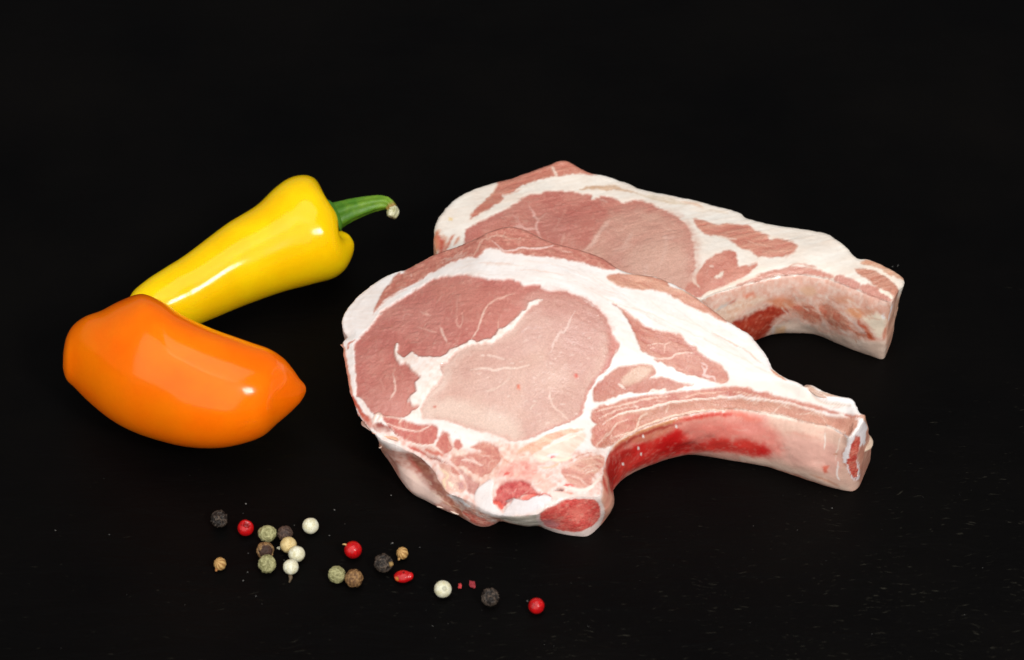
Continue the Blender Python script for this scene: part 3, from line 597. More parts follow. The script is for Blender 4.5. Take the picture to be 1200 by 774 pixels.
# fat flecks painted in for wet sparkle on the pale loin, striae in the fat cap, strands over the chine and on the rib strip
strands(front_layers, 70, lambda: (rg.uniform(500, 700), rg.uniform(385, 500), 0), 4, -10, 9, [(238, 212, 200), (232, 200, 188), (244, 224, 214)], 'T', .7)
strands(front_layers, 22, lambda: (rg.uniform(425, 560), rg.uniform(350, 440), 0), 9, -50, 6, [(216, 156, 146), (208, 140, 130)], 'T', .6)
fat_arc = catmull(np.array(E(-200,380,100,370,400,370,700,400,950,480,1196,600)+L_(-900,-120,-500,130,-100,360,300,560,560,700)), 12, False)
for k in range(16):
    i0 = rg.randrange(0, len(fat_arc)-30); n_ = rg.randrange(12, 28); off = rg.uniform(-8, 10)
    front_layers.insert(0, line_l([(p[0]+off*.3, p[1]+off) for p in fat_arc[i0:i0+n_:4]], rg.uniform(4, 9), rg.choice([(228, 200, 186), (240, 214, 204), (250, 246, 244), (232, 190, 176)]), a=.55))
strands(front_layers, 26, lambda: (rg.uniform(470, 600), rg.uniform(505, 570), 0), 10, 30, 7, [(244, 222, 210), (226, 160, 146), (250, 236, 228)], 'T', .7)
strands(front_layers, 22, lambda: (rg.uniform(590, 700), rg.uniform(525, 580), 0), 12, -25, 7, [(244, 222, 210), (222, 150, 136), (250, 236, 228), (228, 176, 150)], 'T', .7)
strands(front_layers, 30, lambda: (lambda u: (u, 468+((u-850)/60)**2*.8+rg.uniform(-6, 8)+max(0, (760-u))*.22, 0))(rg.uniform(720, 985)), 12, 4, 6, [(240, 212, 198), (228, 180, 164), (196, 118, 102)], 'T', .6)
strands(front_layers, 16, lambda: (rg.uniform(800, 985), rg.uniform(500, 555), 0), 14, 8, 8, [(244, 216, 204), (222, 160, 150), (232, 150, 140)], 'W', .45, 1.6)
strands(front_layers, 24, lambda: (lambda f: (470+f*75, 545+f*58+rg.uniform(-4, 8), 0))(rg.random()), 12, 38, 8, [(226, 190, 168), (166, 104, 82), (196, 130, 108), (236, 212, 192)], 'W', .7)
front_edge = [
 (400.5,379,26,2,0),(402,372,26.5,2,0),(408,362,27,2,0),(422,346.5,28,2,0.5),(448,327,30,2,2),(468,319,32,2,5),(474,318,32.5,2,7),(490,309.5,34.5,2,11),(511,299,37.5,2,15.5),(540,289,41.5,2,19),(560,280,44.5,2,22),(577,271.5,47,2,24),(597,267,48,1.5,25),(616,271,48,1.5,25),(638,282,47.5,1.5,25),(660,289,47,1.5,25),(686,296,46,1.5,24.5),(707,304.5,45,1.5,24),(728,318,44,1.5,23.5),(745,322.5,43.5,1.5,23),(765,325,42.5,1.5,22.5),(785,332,41.5,1.5,22),(800,340,40.5,1.5,20.5),(820,352.5,38.5,1.5,18),(838,366,36.5,1.5,15),(856,380,34.5,1.5,12),
 (877,392.5,32.5,1.5,8.5),(889,405.5,31,1.5,6),(898,418,30,1.5,4),(903,428.5,29.2,1.5,2),(908,435.5,28.8,1.5,1),(921,444,28.2,1.5,0),(936,450.5,28,1.5,0),(942.5,454.5,28,1.5,0),(950,452.5,28,1.5,0),(965,459.5,28,1.5,0),(982,465,28,1.5,0),(998,468.5,28,1.5,0),(1004,477.5,27.6,1.5,0),(1007,484.5,27.3,1.5,0),
 (1014,488.5,27,(1018.5,539),0,0.6),(1011,496,26.3,(1013,556),0,0.6),(1003.5,507,24.6,(1007,570),0,0.6),(995,513.5,23,(1001,575.5),0,0.8),(987.5,509,22.2,(993,576),0,2.2),
 (968,499,22,(972,571),0,3),(951,496.5,21.6,(952,564.5),0,3.2),(936.7,493,21.4,(934,558.5),0,3.2),(917,487.5,21.2,(914,552),0,3.2),(897,484.5,21,(896,546.5),0,3.2),(860,480,20.8,(858,540),0,3.2),(829,482.5,20.6,(826,534.5),0,3.2),(808,486,20.3,(806,533),0,3),(788,490.5,20,(784,537.5),0,3),(771,496,19.8,(765,544),0,2.8),(754,502,19.5,(746,552),0,2.5),(733,512.5,19,(732,560),0,2.2),(721,520,18.5,(722,569),0,2),(714.5,529,18,(717,576.5),0,1.6),
 (710.5,538,17.6,(715.5,579.5),0,1.2),(708,550,17,(715.8,582),0,1.2),(706.5,562,16.4,(716.2,587),0,1.6),(706,575,15.8,(716,594),0,1.8),(703,582.5,15.4,(712,605),0,1.5),(693,583,15.2,(702,618),0,1),(678,583,15,(689,628.5),0,.8),(662,586.5,14.8,(672,628.5),0,.8),(646,594,14.2,(653,625),0,.8),(634,600.5,13.4,(639,620),0,.8),(629,603,12.8,(631,616.5),0,.8),(615,604.5,12,(618,617),0,1),(600,605,11.3,(604,614.5),0,1),(588,604.5,10.8,(589,610.5),0,.8),
 (583,604.5,10.6,(583,612.5),0,.6),(572,600.5,10.8,(573,617),0,.8),(560,594,11.3,(561,617),0,.8),(548,587.5,11.9,(550,612),0,.6),(535,582,12.6,(538,605),0,.4,.8),(524,577,13.4,(528,601),0,.4,2.0),(514,564,14.6,(514,594.5),0,.6,3.0),(508,551,15.6,(500,587.5),0,.6,3.2),(495,538.5,16.8,(484,579),0,.8,2.8),(480,530,18,(473,567),0,1.2,1.6),(465,522.5,19.2,(463.5,552),0,1.6),(454,518.5,20,(457,540),0,1.5),
 (446,514.5,20.5,(451,530),4),(437,506.5,21,6,11),(428,497,21.5,6,12),(419,484,22,6,12),(413,468,22.6,6,11),(408,449,23.3,5,9),(404.5,428,24.2,4,7),(402.5,412,24.8,4,5),(401.5,402,25.2,3,4),(406.5,395.5,25.5,3,3),(402.5,388,25.8,2,2)]
front_int = [(560,400,36.5),(640,430,34.5),(500,470,28),(600,340,44),(480,400,31.5),(720,420,34.5),(700,480,26),(800,430,30),(620,540,20.5),(560,530,20.5),(880,455,26.5),(680,540,20)]
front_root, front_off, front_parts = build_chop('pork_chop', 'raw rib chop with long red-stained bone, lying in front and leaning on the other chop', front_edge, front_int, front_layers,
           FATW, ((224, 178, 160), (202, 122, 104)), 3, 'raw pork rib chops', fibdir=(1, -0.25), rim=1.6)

BF = ((246, 239, 230), (239, 223, 210))
back_eye = (S(380,700,390,640,440,600,560,540,700,470,830,390,920,345,1010,335)+U(0,312,150,310,300,325,370,335,375,372,450,350,560,365,620,402,700,385,800,385,900,430,1000,480,1100,540,1160,600,1196,680)
            +V_(1050,230,1070,330,1085,430,1085,530,1040,600,1000,700)+X_(800,360,770,390,700,400,620,380,570,340,545,310))
back_layers = [
    area_l(back_eye, (190, 108, 99), part='loin_muscle', c2=(204, 134, 122), vary='b', h=-.2),
    area_l(V_(380,80,300,230,240,330,150,380,100,520,300,800,1000,760,1090,560,1080,300,1000,160,800,60,600,30), (215, 164, 150), soft=11, warp=4, c2=(206, 148, 136), vary='b'),
    area_l(V_(560,420,700,300,950,330,1040,520,960,680,600,640), (216, 170, 156), soft=9, warp=4, a=.7),
    line_l(S(920,440,960,510,990,550,970,610,1020,710), 22, (226, 172, 164), soft=1.3), line_l(S(990,540,1060,490), 14, (214, 152, 142), soft=1.3), line_l(S(780,510,820,540,840,600), 16, (214, 150, 142), soft=1.3), line_l(S(780,610,850,600,900,625,970,615), 22, (226, 172, 164), soft=1.3),
    line_l(U(520,550,450,640,370,770), 32, (226, 182, 170), soft=2.5, a=.8), line_l(V_(300,230,240,320,160,385), 24, (228, 184, 172), soft=2, a=.8), line_l(U(710,650,640,760), 34, (224, 182, 170), soft=3, a=.6), line_l(U(180,410,110,560,60,640), 12, (208, 144, 132), a=.6, soft=1.5), line_l(U(150,660,125,750), 18, (218, 162, 150), a=.8, soft=1.5), line_l(V_(830,250,850,330,800,500), 26, (224, 184, 172), a=.5, soft=3), line_l(V_(930,270,820,270), 20, (224, 186, 176), a=.5, soft=3), line_l(V_(560,330,480,360,420,380), 30, (220, 176, 164), a=.5, soft=3), line_l(V_(690,500,670,560), 26, (222, 182, 172), a=.5, soft=3), line_l(V_(660,580,730,590), 10, (232, 204, 194), a=.8),
    area_l(S(435,545,450,490,520,410,600,340,640,285,660,255,640,225,760,200,900,130,1100,60,1196,30)+U(150,30,260,90,360,150,410,172,250,172,100,182)+S(1100,195,1000,222,920,242,860,272,760,332,690,352,710,382,560,472), (198, 116, 100), part='cap_muscle', c2=(210, 138, 120), vary='s'),
    line_l(U(45,110,70,150,85,185), 24, (236, 206, 192), soft=1.2), line_l(S(690,340,760,335,860,300), 14, (228, 176, 160), a=.6), line_l(S(640,265,610,340,560,390), 12, (224, 162, 140), a=.6),
    area_l(U(280,290,400,265,540,265,640,290,760,330,700,322,560,302,400,297), (206, 166, 140), soft=1.5, c2=(222, 190, 166), vary='s'), line_l(U(750,330,880,370,1000,400,1150,420), 16, (214, 188, 160), a=.7, soft=2), line_l(O(270,190,380,210,450,240), 18, (222, 176, 148), a=.8, soft=2), line_l(O(0,130,150,160,250,190), 16, (212, 190, 166), a=.7, soft=2), line_l(O(400,270,520,260,650,280), 14, (222, 198, 176), a=.6, soft=2),
    area_l(O(365,340,450,345,560,375,680,370,830,390,870,420,960,450,1010,490,1100,495,1170,520)+Q(40,160,80,185,102,210,70,262,10,290)+O(1150,632,1050,642,920,647,840,602,780,582,690,532,650,492,560,462,470,462,420,410), (204, 126, 110), part='rib_muscle', c2=(220, 156, 138), vary='s'),
    line_l(O(560,470,640,490,720,500), 12, (238, 210, 196), soft=1.2), line_l(O(800,500,900,540,1050,560), 9, (228, 176, 160), a=.7), line_l(O(900,590,1050,595,1170,590), 9, (226, 172, 154), a=.6), line_l(O(1010,490,1060,480,1090,495), 12, (240, 220, 204)),
    area_l(O(410,760,430,730,480,670,580,610,680,590,730,630,740,720,800,720,900,690)+P(540,90,620,60,560,140,440,210,330,260,240,290,150,335,90,342,20,280,60,215,110,232,112,170), (201, 118, 104), part='rib_muscle#2', c2=(216, 146, 130), vary='b'),
    line_l(P(340,130,300,170,260,180), 30, (244, 224, 210), soft=1.4), line_l(P(220,85,250,95), 22, (234, 190, 178)), line_l(P(80,180,110,230,140,265), 16, (234, 200, 186)), line_l(P(570,140,640,110,700,90), 30, (246, 232, 218), soft=2),
    area_l(P(640,150,760,120,880,85,990,70,1100,100)+Q(60,370,100,350,200,380,310,410,400,445,380,472,280,455,150,435,0,447)+P(780,165,640,205,540,225,460,255,448,232,540,200), (200, 128, 114), part='rib_muscle#3', c2=(212, 148, 134), vary='s', on='TW'),
    area_l(Q(400,480,450,448,540,470,620,510,600,552,520,542), (206, 140, 130), part='rib_muscle#4', soft=1.4), area_l(Q(610,560,660,515,760,540,800,590,890,640,870,665,760,635), (208, 142, 130), part='rib_muscle#5', soft=1.4, on='TW'),
    area_l(Q(570,388,700,390,840,450,930,540,940,590,890,645,880,592,800,562,700,492,620,442), (196, 126, 106), part='thin_flap', c2=(214, 156, 138), vary='s'), area_l(Q(620,340,700,312,800,345,920,415,990,475,930,472,840,432,740,372), (216, 152, 126), part='thin_flap#2', c2=(228, 184, 160), vary='s'), line_l(Q(620,360,740,390,860,460,960,560), 22, (246, 230, 216), soft=1.3), line_l(Q(780,570,840,590,880,625), 22, (246, 232, 216)),
    line_l(P(140,352,230,302,340,267,400,232,520,192,640,160), 22, (244, 222, 206), on='TW', soft=1.3),
    area_l(P(60,420,140,360,230,305,340,270,460,250,640,200,780,165,900,165,1050,155,1196,180)+Q(280,455,400,480,520,545,620,555,760,635,850,665)+R(850,180,830,380,820,660,700,640,560,590,400,520,250,440,0,440)+P(740,660,590,700,400,800,100,800), (234, 202, 190), part='rib_bone', c2=(222, 164, 148), vary='f', on='W', mat=M_BONE),
    area_l(P(240,450,330,400,440,370,560,330,700,350,620,400,480,470,400,540,300,520), (224, 178, 156), on='W', soft=3, c2=(238, 212, 196), vary='f'), line_l(P(280,450,350,410,440,370), 22, (206, 196, 190), on='W', soft=2), line_l(P(380,400,440,365), 12, (196, 106, 86), on='W', soft=2), line_l(P(490,490,640,440,760,390), 30, (238, 216, 202), on='W', soft=3),
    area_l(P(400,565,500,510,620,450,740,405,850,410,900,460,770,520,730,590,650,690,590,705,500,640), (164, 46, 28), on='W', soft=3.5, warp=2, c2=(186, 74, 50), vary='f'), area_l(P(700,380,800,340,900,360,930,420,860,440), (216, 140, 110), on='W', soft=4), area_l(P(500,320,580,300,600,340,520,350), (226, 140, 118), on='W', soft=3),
    area_l(R(60,200,180,190,280,260,290,320,200,330,100,260), (198, 98, 76), on='W', soft=3, warp=2, c2=(214, 140, 118), vary='s', part='bone_meat'), area_l(R(280,180,400,220,500,310,560,390,640,420,730,465,690,480,520,405,400,400,330,320,290,250), (206, 116, 94), on='W', soft=2.5, warp=2, c2=(222, 160, 140), vary='s', part='bone_meat#2'), area_l(R(600,310,640,345,740,465,690,470,620,385), (196, 88, 56), on='W', soft=2, part='bone_meat#3'), area_l(R(500,235,600,215,645,270,610,310,540,275), (226, 158, 124), on='W', soft=2.5),
    line_l(R(500,290,580,350,660,430), 26, (234, 200, 190), on='W', soft=2.5), area_l(R(640,290,800,270,830,360,780,460,720,400), (242, 224, 204), on='W', soft=3), line_l(R(800,270,815,310), 26, (250, 246, 244), on='W', soft=1.5),
    area_l(R(380,120,560,130,580,190,440,180), (214, 150, 126), on='W', soft=3, a=.8), area_l(R(120,60,180,120,260,100,240,50,160,40), (222, 176, 150), on='W', soft=3, a=.8), area_l(R(640,230,760,240,700,280,640,270), (222, 164, 140), on='W', soft=3, a=.8),
    area_l(P(740,590,880,540,1000,560,1196,600)+R(250,400,400,430,560,470,740,490,830,500,820,660,700,640,560,590,400,520,250,440,0,440)+P(740,660), (234, 212, 198), on='W', soft=3, c2=(224, 192, 176), vary='b'), line_l(P(750,570,745,640), 16, (236, 214, 206), on='W', soft=1.5), line_l(R(580,470,590,510), 10, (206, 150, 124), on='W', soft=1.2), area_l(P(770,590,850,590,840,650,760,650), (230, 180, 140), on='W', soft=3, a=.8),
    line_l(R(850,180,865,240,850,310), 16, (206, 150, 130), on='TW', soft=1.2), line_l(R(880,190,870,260,855,320), 12, (232, 222, 222), on='TW'), line_l(R(830,370,810,480), 22, (206, 130, 108), on='TW', soft=1.5),
    # left end of the fat
    area_l(S(140,640,200,690,240,774,140,800,120,700), (214, 130, 100), on='TW', soft=4, warp=3), line_l(A(920,250,960,170,1000,110), 20, (206, 110, 84), on='TW', soft=2), line_l(A(880,300,900,180,870,120), 30, (196, 84, 62), on='TW', soft=3), line_l(A(1000,200,1040,130), 14, (214, 130, 100), on='TW', soft=2), area_l(S(250,530,285,528,282,550,255,552), (236, 206, 160), soft=1.5),
]
strands(back_layers, 46, lambda: (lambda u: (u, 350+abs(u-930)*.12+rg.uniform(-8, 30), 0))(rg.uniform(915, 1025)), 16, 38, 11, [(238, 214, 200), (208, 122, 100), (226, 172, 150), (244, 228, 216), (196, 110, 86)], 'W', .75, 1.3)
strands(back_layers, 16, lambda: (rg.uniform(830, 880), rg.uniform(342, 362), 0), 14, -28, 9, [(240, 218, 204), (212, 150, 126), (226, 176, 156)], 'W', .5, 1.6)
strands(back_layers, 14, lambda: (rg.uniform(700, 960), 232+rg.uniform(0, 6)+0, 0), 18, 14, 8, [(226, 204, 184), (216, 186, 160), (250, 246, 240)], 'T', .5, 1.6)
back_edge = [
 (509,270,24,1.5,0),(513,258,24.5,1.5,0),(531,237,25,1.5,0),(555,223.5,25,1.5,0),(580,215.5,25,1.5,0),(598,211,25.2,1.5,0),(624,201.5,26,1.5,0),(645,194.5,27,1.5,0),(657,190,28,1.5,0),(668,192,27.6,1.5,0),(689,203,26.5,1.5,0),(712,208.5,26,1.5,0),(738,217,25,1.5,0),(751,223,25,1.5,0),(774,228,25,1.5,0),(800,233.5,25,1.5,0),(820,238,25,1.5,0),(839,243.5,25,1.5,0),(858,247.5,25,1.5,0),(868,252,25,1.5,0),(878,258,25,1.5,0),(907,265,25,1.5,0),(930,268.5,25,1.5,0),(948,271,25,1.5,0),(967,274.5,25,1.5,0),(979,281,25,1.5,0),(990,289,25,1.5,0),(1004,303.5,24.5,1.5,0),(1018,305.5,25,1.5,0),(1037,313.5,25,1.5,0),(1057,325.5,24.3,2,0),(1059,334,24,3,0),(1053,341.5,24,3,0),
 (1047,351,23.6,(1045,395),0,.6),(1044,354.5,23.3,(1040,412),0,.8),(1041,354,23.2,(1034,421.5),0,1.2),(1028,349.5,23,(1018,417),0,2.2),(1005,340.5,23,(998,410),0,2.5),(990,335,23,(980,402.5),0,2.6),(974,328.5,23,(964,395.5),0,2.6),(958,325,23,(952,392),0,2.6),(941,322.5,23,(938,391),0,2.6),(920,323.5,22.8,(918,391),0,2.6),(905,325.5,22.6,(903,393),0,2.6),(891,329.5,22.4,(890,397.5),0,2.4),(876.7,332.5,22.2,(876,404),0,2),(865,336.5,22,(862,411),0,2),(848,341,21.6,(846,420),0,1.5),(832.7,346.5,21,(830,424),0,1),(818,354,20,1,0,1),(800,366,18,1,0,1),(776,386,15,1,0,1),(740,410,12.5,1,0,1),(690,424,11.5,1,0,1),(630,416,11.5,1,0,1),(575,386,13,1,0,1),(538,342,17,1,0,1),(517,308,21,1.5,0,1),(509.5,288,23,1.5,0,1)]
back_int = [(640,250,25),(720,280,24.5),(780,300,24.5),(600,300,22.5),(680,325,21.5),(740,345,20.5),(900,300,24.5),(960,305,24.5),(850,290,24.8)]
build_chop('pork_chop', 'raw rib chop with meat left on its pale bone, partly under the other chop', back_edge, back_int, back_layers,
           BF, ((226, 186, 166), (206, 140, 118)), 11, 'raw pork rib chops', g=0.34*MM)

# torn scraps that hang from the front chop's cut edges
def scrap(pts, z, thick, c1, c2, parent, off, seed, curl=0.0):
    P0 = catmull(np.array([[u, v] for u, v in pts], float), 5); n = len(P0); ctr = P0.mean(0); rings = [0.0, .35, .7, .92, 1.0]
    V, cc = [], []
    for side in (1, -1):
        for f in rings:
            for k in range(n):
                p = ctr+(P0[k]-ctr)*f; zz = z+side*thick/2*math.sqrt(max(0, 1-f**4))+curl*(f*f)*math.sin(k/n*6.28+seed)
                V.append(px(p[0], p[1], max(zz, .1)*MM))
    V = np.array(V); V += (fbm(V/MM*.5, 2, seed)[:, None])*np.array([0, 0, .0004]); V[:, 2] = np.maximum(V[:, 2], .0001)
    F = []; R_ = len(rings)
    for sd in range(2):
        b0 = sd*R_*n
        for r in range(R_-1):
            for k in range(n):
                q = [b0+r*n+k, b0+r*n+(k+1) % n, b0+(r+1)*n+(k+1) % n, b0+(r+1)*n+k]; F.append(q if sd else q[::-1])
    w_ = np.clip(fbm(V/MM*.6, 2, seed+3)+.5, 0, 1)[:, None]; col = (lin(c1)*(1-w_)+lin(c2)*w_)*K_ALB
    mesh_obj('scrap', V-off, F, M_FAT, parent, col)
for k, (pts, z, th_, c1, c2) in enumerate([
    (N(985,270,1020,205,1050,215,1078,262,1062,320,1010,350,965,365,970,310), 13, 1.6, (206, 176, 150), (228, 204, 184)),
    (M(580,172,600,152,660,165,740,212,850,242,800,262,700,250,640,215), 27.6, 1.4, (206, 164, 144), (222, 190, 172)),
    (C(165,245,190,240,225,290,240,320,200,295,170,275), 17, 1.2, (240, 220, 206), (226, 170, 150)),
    (C(130,165,150,160,165,195,145,200), 18, 1.0, (232, 196, 180), (214, 140, 120)),
    (C(255,322,290,315,380,340,450,365,470,400,400,385,310,350,262,340), 20.6, 1.3, (244, 204, 172), (230, 160, 128)),
    (C(310,450,345,432,385,425,385,440,350,442,318,460), 15, .8, (240, 222, 206), (232, 200, 180)),
    (C(345,390,360,388,380,425,372,440), 16, .8, (240, 222, 206), (232, 200, 180)),
    (D(505,452,530,430,590,445,640,470,690,515,640,505,600,470,550,462), 2.5, 1.2, (242, 226, 212), (226, 190, 168)),
    (B(62,312,82,306,100,330,92,345,78,330), 23, 1.0, (236, 206, 190), (214, 130, 104)),
    (N(940,470,968,490,960,540,945,560,938,520), 6, 1.2, (240, 214, 204), (226, 170, 156)),
]): scrap(pts, z, th_, c1, c2, front_root, front_off, k+3)

# ------------------------------------------------------------------ sweet peppers
def sweep(stations, nt, nth, lobes=None, seed=0, ripple=0.01, depth=1.0):
    """stations: (u1, v1, u2, v2, z): the two silhouette points and the height of the axis there"""
    rows = []
    for u1, v1, u2, v2, z in stations:
        cu, cv = (u1+u2)/2, (v1+v2)/2
        c = px(cu, cv, z*MM); d = (c-CAM)@FWD
        e = (RIGHT*(u1-u2)/2-UP*(v1-v2)/2)*d/FPX
        rows.append(np.concatenate([c, e]))
    Rw = catmull(np.array(rows), nt, False)
    th = np.linspace(0, 2*np.pi, nth, endpoint=False)
    Cn = Rw[:, :3]; E1 = Rw[:, 3:]; r = np.linalg.norm(E1, axis=1)
    vdir = CAM-Cn; vdir /= np.linalg.norm(vdir, axis=1)[:, None]
    vdir -= (np.sum(vdir*E1, 1)/(r*r+1e-18))[:, None]*E1; vdir /= np.linalg.norm(vdir, axis=1)[:, None]
    n = len(Rw); tt = np.linspace(0, 1, n)
    m = np.ones((n, nth))
    if lobes: m += lobes(tt[:, None], th[None])
    Pn = Cn[:, None]+m[..., None]*(E1[:, None]*np.sin(th)[None, :, None]+(vdir*r[:, None]*depth)[:, None]*np.cos(th)[None, :, None])
    V = Pn.reshape(-1, 3)
    V = V+ripple*np.repeat(r, nth)[:, None]*fbm(V/MM*0.07, 2, seed)[:, None]*(V-np.repeat(Cn, nth, 0))/(np.repeat(r, nth)[:, None]+1e-9)
    i = np.arange(n*nth).reshape(n, nth); j = np.roll(i, -1, 1)
    F = np.stack([i[:-1].ravel(), j[:-1].ravel(), j[1:].ravel(), i[1:].ravel()], 1).tolist()
    F.append(list(i[0])[::-1]); F.append(list(i[-1]))
    return V, F, np.repeat(tt, nth), np.tile(th, n)
def finish_pepper(o):
    bm = bmesh.new(); bm.from_mesh(o.data); bmesh.ops.recalc_face_normals(bm, faces=bm.faces); bm.to_mesh(o.data); bm.free()
    o.data.polygons.foreach_set('use_smooth', np.ones(len(o.data.polygons), bool)); o.data.update()
# yellow
yst = [(150,372,151,375,12.9),(149,360,154,386,12.9),(155,343,168,394,13.1),(172,328,193,394,13.4),(195,313,222,385,13.8),(218,298.5,249,374,14.2),(263,264.6,290,357,15.3),(299.6,242,330,343,16.5),(322,221.6,365,334,17.0),(340,210,390,327.5,17.5),(358,207,404,318,18.4),(371,212.5,411,304,18.8),(379,227,411,291,18.8),(381,240,404,281,18.6),(379,248,396,276,18.4),(374,255,386,274,18.2),(372,259,381,272,18.2)]
def ylobe(t, th):
    k = sstep(0.35, 0.8, t)
    w_ = (th+np.pi) % (2*np.pi)-np.pi
    gr = -0.12*np.exp(-((w_+0.62)/0.17)**2)*sstep(0.66, 0.86, t)-0.06*np.exp(-((w_-1.0)/0.22)**2)*sstep(0.6, 0.9, t)
    return k*0.035*np.cos(3*(th-1.35))+gr
V, F, tt, th = sweep(yst, 14, 200, ylobe, 5, 0.012)
wv_ = (th+np.pi) % (2*np.pi)-np.pi
axd = px(390, 262, .018)-px(290, 312, .016); axd /= np.linalg.norm(axd)
V += axd[None]*(MM*sstep(0.6, 0.84, tt)*(1-sstep(.9, 1, tt)*.5)*(2.2*np.exp(-((wv_+1.35)/0.4)**2)-2.3*np.exp(-((wv_+0.55)/0.33)**2)+1.2*np.exp(-((wv_-.2)/.4)**2)))[:, None]
c = lin((250, 196, 4))[None]*np.ones((len(V), 1)); nb = np.clip(fbm(V/MM*0.09, 3, 77)+0.5, 0, 1)
c = c+(lin((255, 212, 8))-c)*nb[:, None]; kk = sstep(0.80, 0.97, tt)*0.5; c = c*(1-kk[:, None])+lin((246, 180, 6))*kk[:, None]
yoff = px(300, 330, 0)
V[:, 2] -= min(0, V[:, 2].min()); ylow = V[:, 2].min()
yroot = empty('sweet_pepper', yoff); tag(yroot, 'yellow pointed sweet pepper with its green stem, behind the orange pepper', 'pepper')
o = mesh_obj('fruit', V-yoff, F, M_PEP, yroot, c); finish_pepper(o)
# stem: ridged tube with a hooked, dried end
def tube(pts, radii, nseg=24, nth=36, ridges=0.0, seed=0):
    Cn = catmull(np.array(pts), nseg, False); rr = catmull(np.array(radii)[:, None], nseg, False)[:, 0]
    tg = np.gradient(Cn, axis=0); tg /= np.linalg.norm(tg, axis=1)[:, None]
    a = np.cross(tg, np.array([0, 0, 1.0])); a /= np.linalg.norm(a, axis=1)[:, None]+1e-9; b = np.cross(tg, a)
    th = np.linspace(0, 2*np.pi, nth, endpoint=False)
    m = 1+ridges*np.cos(6*th)[None]+0*Cn[:, :1]
    Pn = Cn[:, None]+(rr[:, None]*m)[..., None]*(a[:, None]*np.cos(th)[None, :, None]+b[:, None]*np.sin(th)[None, :, None])
    V = Pn.reshape(-1, 3); V = V+fbm(V/MM*0.7, 2, seed)[:, None]*0.00012
    n = len(Cn); i = np.arange(n*nth).reshape(n, nth); j = np.roll(i, -1, 1)
    F = np.stack([i[:-1].ravel(), j[:-1].ravel(), j[1:].ravel(), i[1:].ravel()], 1).tolist(); F.append(list(i[0])[::-1]); F.append(list(i[-1]))
    return V, F, np.repeat(np.linspace(0, 1, n), nth)
sp_ = [px(379,259,18*MM), px(393,253.5,18.5*MM), px(408,247.5,19*MM), px(424,242.5,19.5*MM), px(438,239,19.8*MM), px(449,237.8,19.8*MM), px(456,240,19.5*MM), px(459.5,245,19*MM)]
V, F, tt = tube(sp_, [4.8*MM, 4.2*MM, 3.5*MM, 2.95*MM, 2.5*MM, 2.15*MM, 1.8*MM, 1.5*MM], ridges=0.09, seed=3)
c = lin((72, 122, 24))[None]+(lin((126, 162, 44))-lin((72, 122, 24)))[None]*np.clip(tt*1.1-0.2+fbm(V/MM*0.5, 2, 9)*.5, 0, 1)[:, None]
kk = sstep(0.84, 0.97, tt)[:, None]; c = c*(1-kk)+lin((150, 120, 60))*kk
o = mesh_obj('stem', V-yoff, F, M_STEM, yroot, c); finish_pepper(o); ystem = o
V, F, tt = tube([px(459,243.5,19.2*MM), px(460.3,247,18.6*MM), px(460,251,18*MM), px(458.8,254.5,17.5*MM)], [1.5*MM, 1.75*MM, 1.75*MM, 1.35*MM], seed=5, ridges=0.14)
c = lin((226, 224, 196))[None]+(lin((160, 158, 104))-lin((226, 224, 196)))[None]*np.clip(fbm(V/MM*1.2, 2, 4)+.5, 0, 1)[:, None]
o = mesh_obj('cut_end', V-yoff, F, M_STEM, ystem, c); finish_pepper(o); o['label'] = 'pale dried tip of the stem'
# calyx: a small scalloped collar round the foot of the stem
nr, nth = 10, 60; a0 = px(379,259,18*MM); a1 = px(393,253.5,18.5*MM); ax = (a1-a0)/np.linalg.norm(a1-a0)
q1 = np.cross(ax, [0, 0, 1.0]); q1 /= np.linalg.norm(q1); q2 = np.cross(ax, q1)
th = np.linspace(0, 2*np.pi, nth, endpoint=False); Vc = []
for k in range(nr):
    f = k/(nr-1); ang = min(f, 1)*math.pi*1.0
    rad = (3.3+2.6*math.sin(ang*0.5)*(1+0*f))*MM
    for t in th:
        r2 = rad*(1+0.10*math.cos(6*t)*f); hh = (2.9+0.9*math.cos(ang))*MM
        Vc.append(a0+ax*(hh+1.2*MM)+(q1*math.cos(t)+q2*math.sin(t))*r2)
Vc = np.array(Vc); i = np.arange(nr*nth).reshape(nr, nth); j = np.roll(i, -1, 1)
Fc = np.stack([i[:-1].ravel(), j[:-1].ravel(), j[1:].ravel(), i[1:].ravel()], 1).tolist()+[list(i[0])[::-1], list(i[-1])]
o = mesh_obj('calyx', Vc-yoff, Fc, M_STEM, yroot, np.repeat(lin((74, 128, 34))[None], len(Vc), 0)); finish_pepper(o)
# orange
ost = [(74,418,74,424,17.5),(74.5,410,74,433,17.5),(78,394,78,445,17.8),(86,380.5,87,454,18.3),(100,370,103,470,19),(118,363,122,486,19.9),(140,351.5,142,499,20.9),(165,343,163,508.5,21.8),(188,351,190,517.5,22),(212,367,212,523,21.8),(238,380,238,526,21.5),(266,391,264,525,21.3),(294,401,289,519.5,21.2),(316,409,309,511,20.9),(332,419.5,325,497,20.2),(343,432,339,485,19.3),(350.5,443,350,474,18.5),(354.5,447.5,354.5,468,17.8),(357.2,451,357.2,463,17.3),(358.6,454.5,358.6,459,17.1)]
def olobe(t, th):
    k = 1-sstep(0.2, 0.75, t)
    return k*0.015*np.cos(3*(th-0.5))+0.01*np.cos(2*th+0.6)
V, F, tt, th = sweep(ost, 14, 160, olobe, 8, 0.010)
c = lin((255, 110, 2))[None]*np.ones((len(V), 1)); nb = np.clip(fbm(V/MM*0.08, 3, 70)+0.5, 0, 1)
c = c+(lin((255, 124, 4))-c)*nb[:, None]; kk = sstep(0.985, 0.999, tt)[:, None]*.6; c = c*(1-kk)+lin((150, 70, 20))*kk
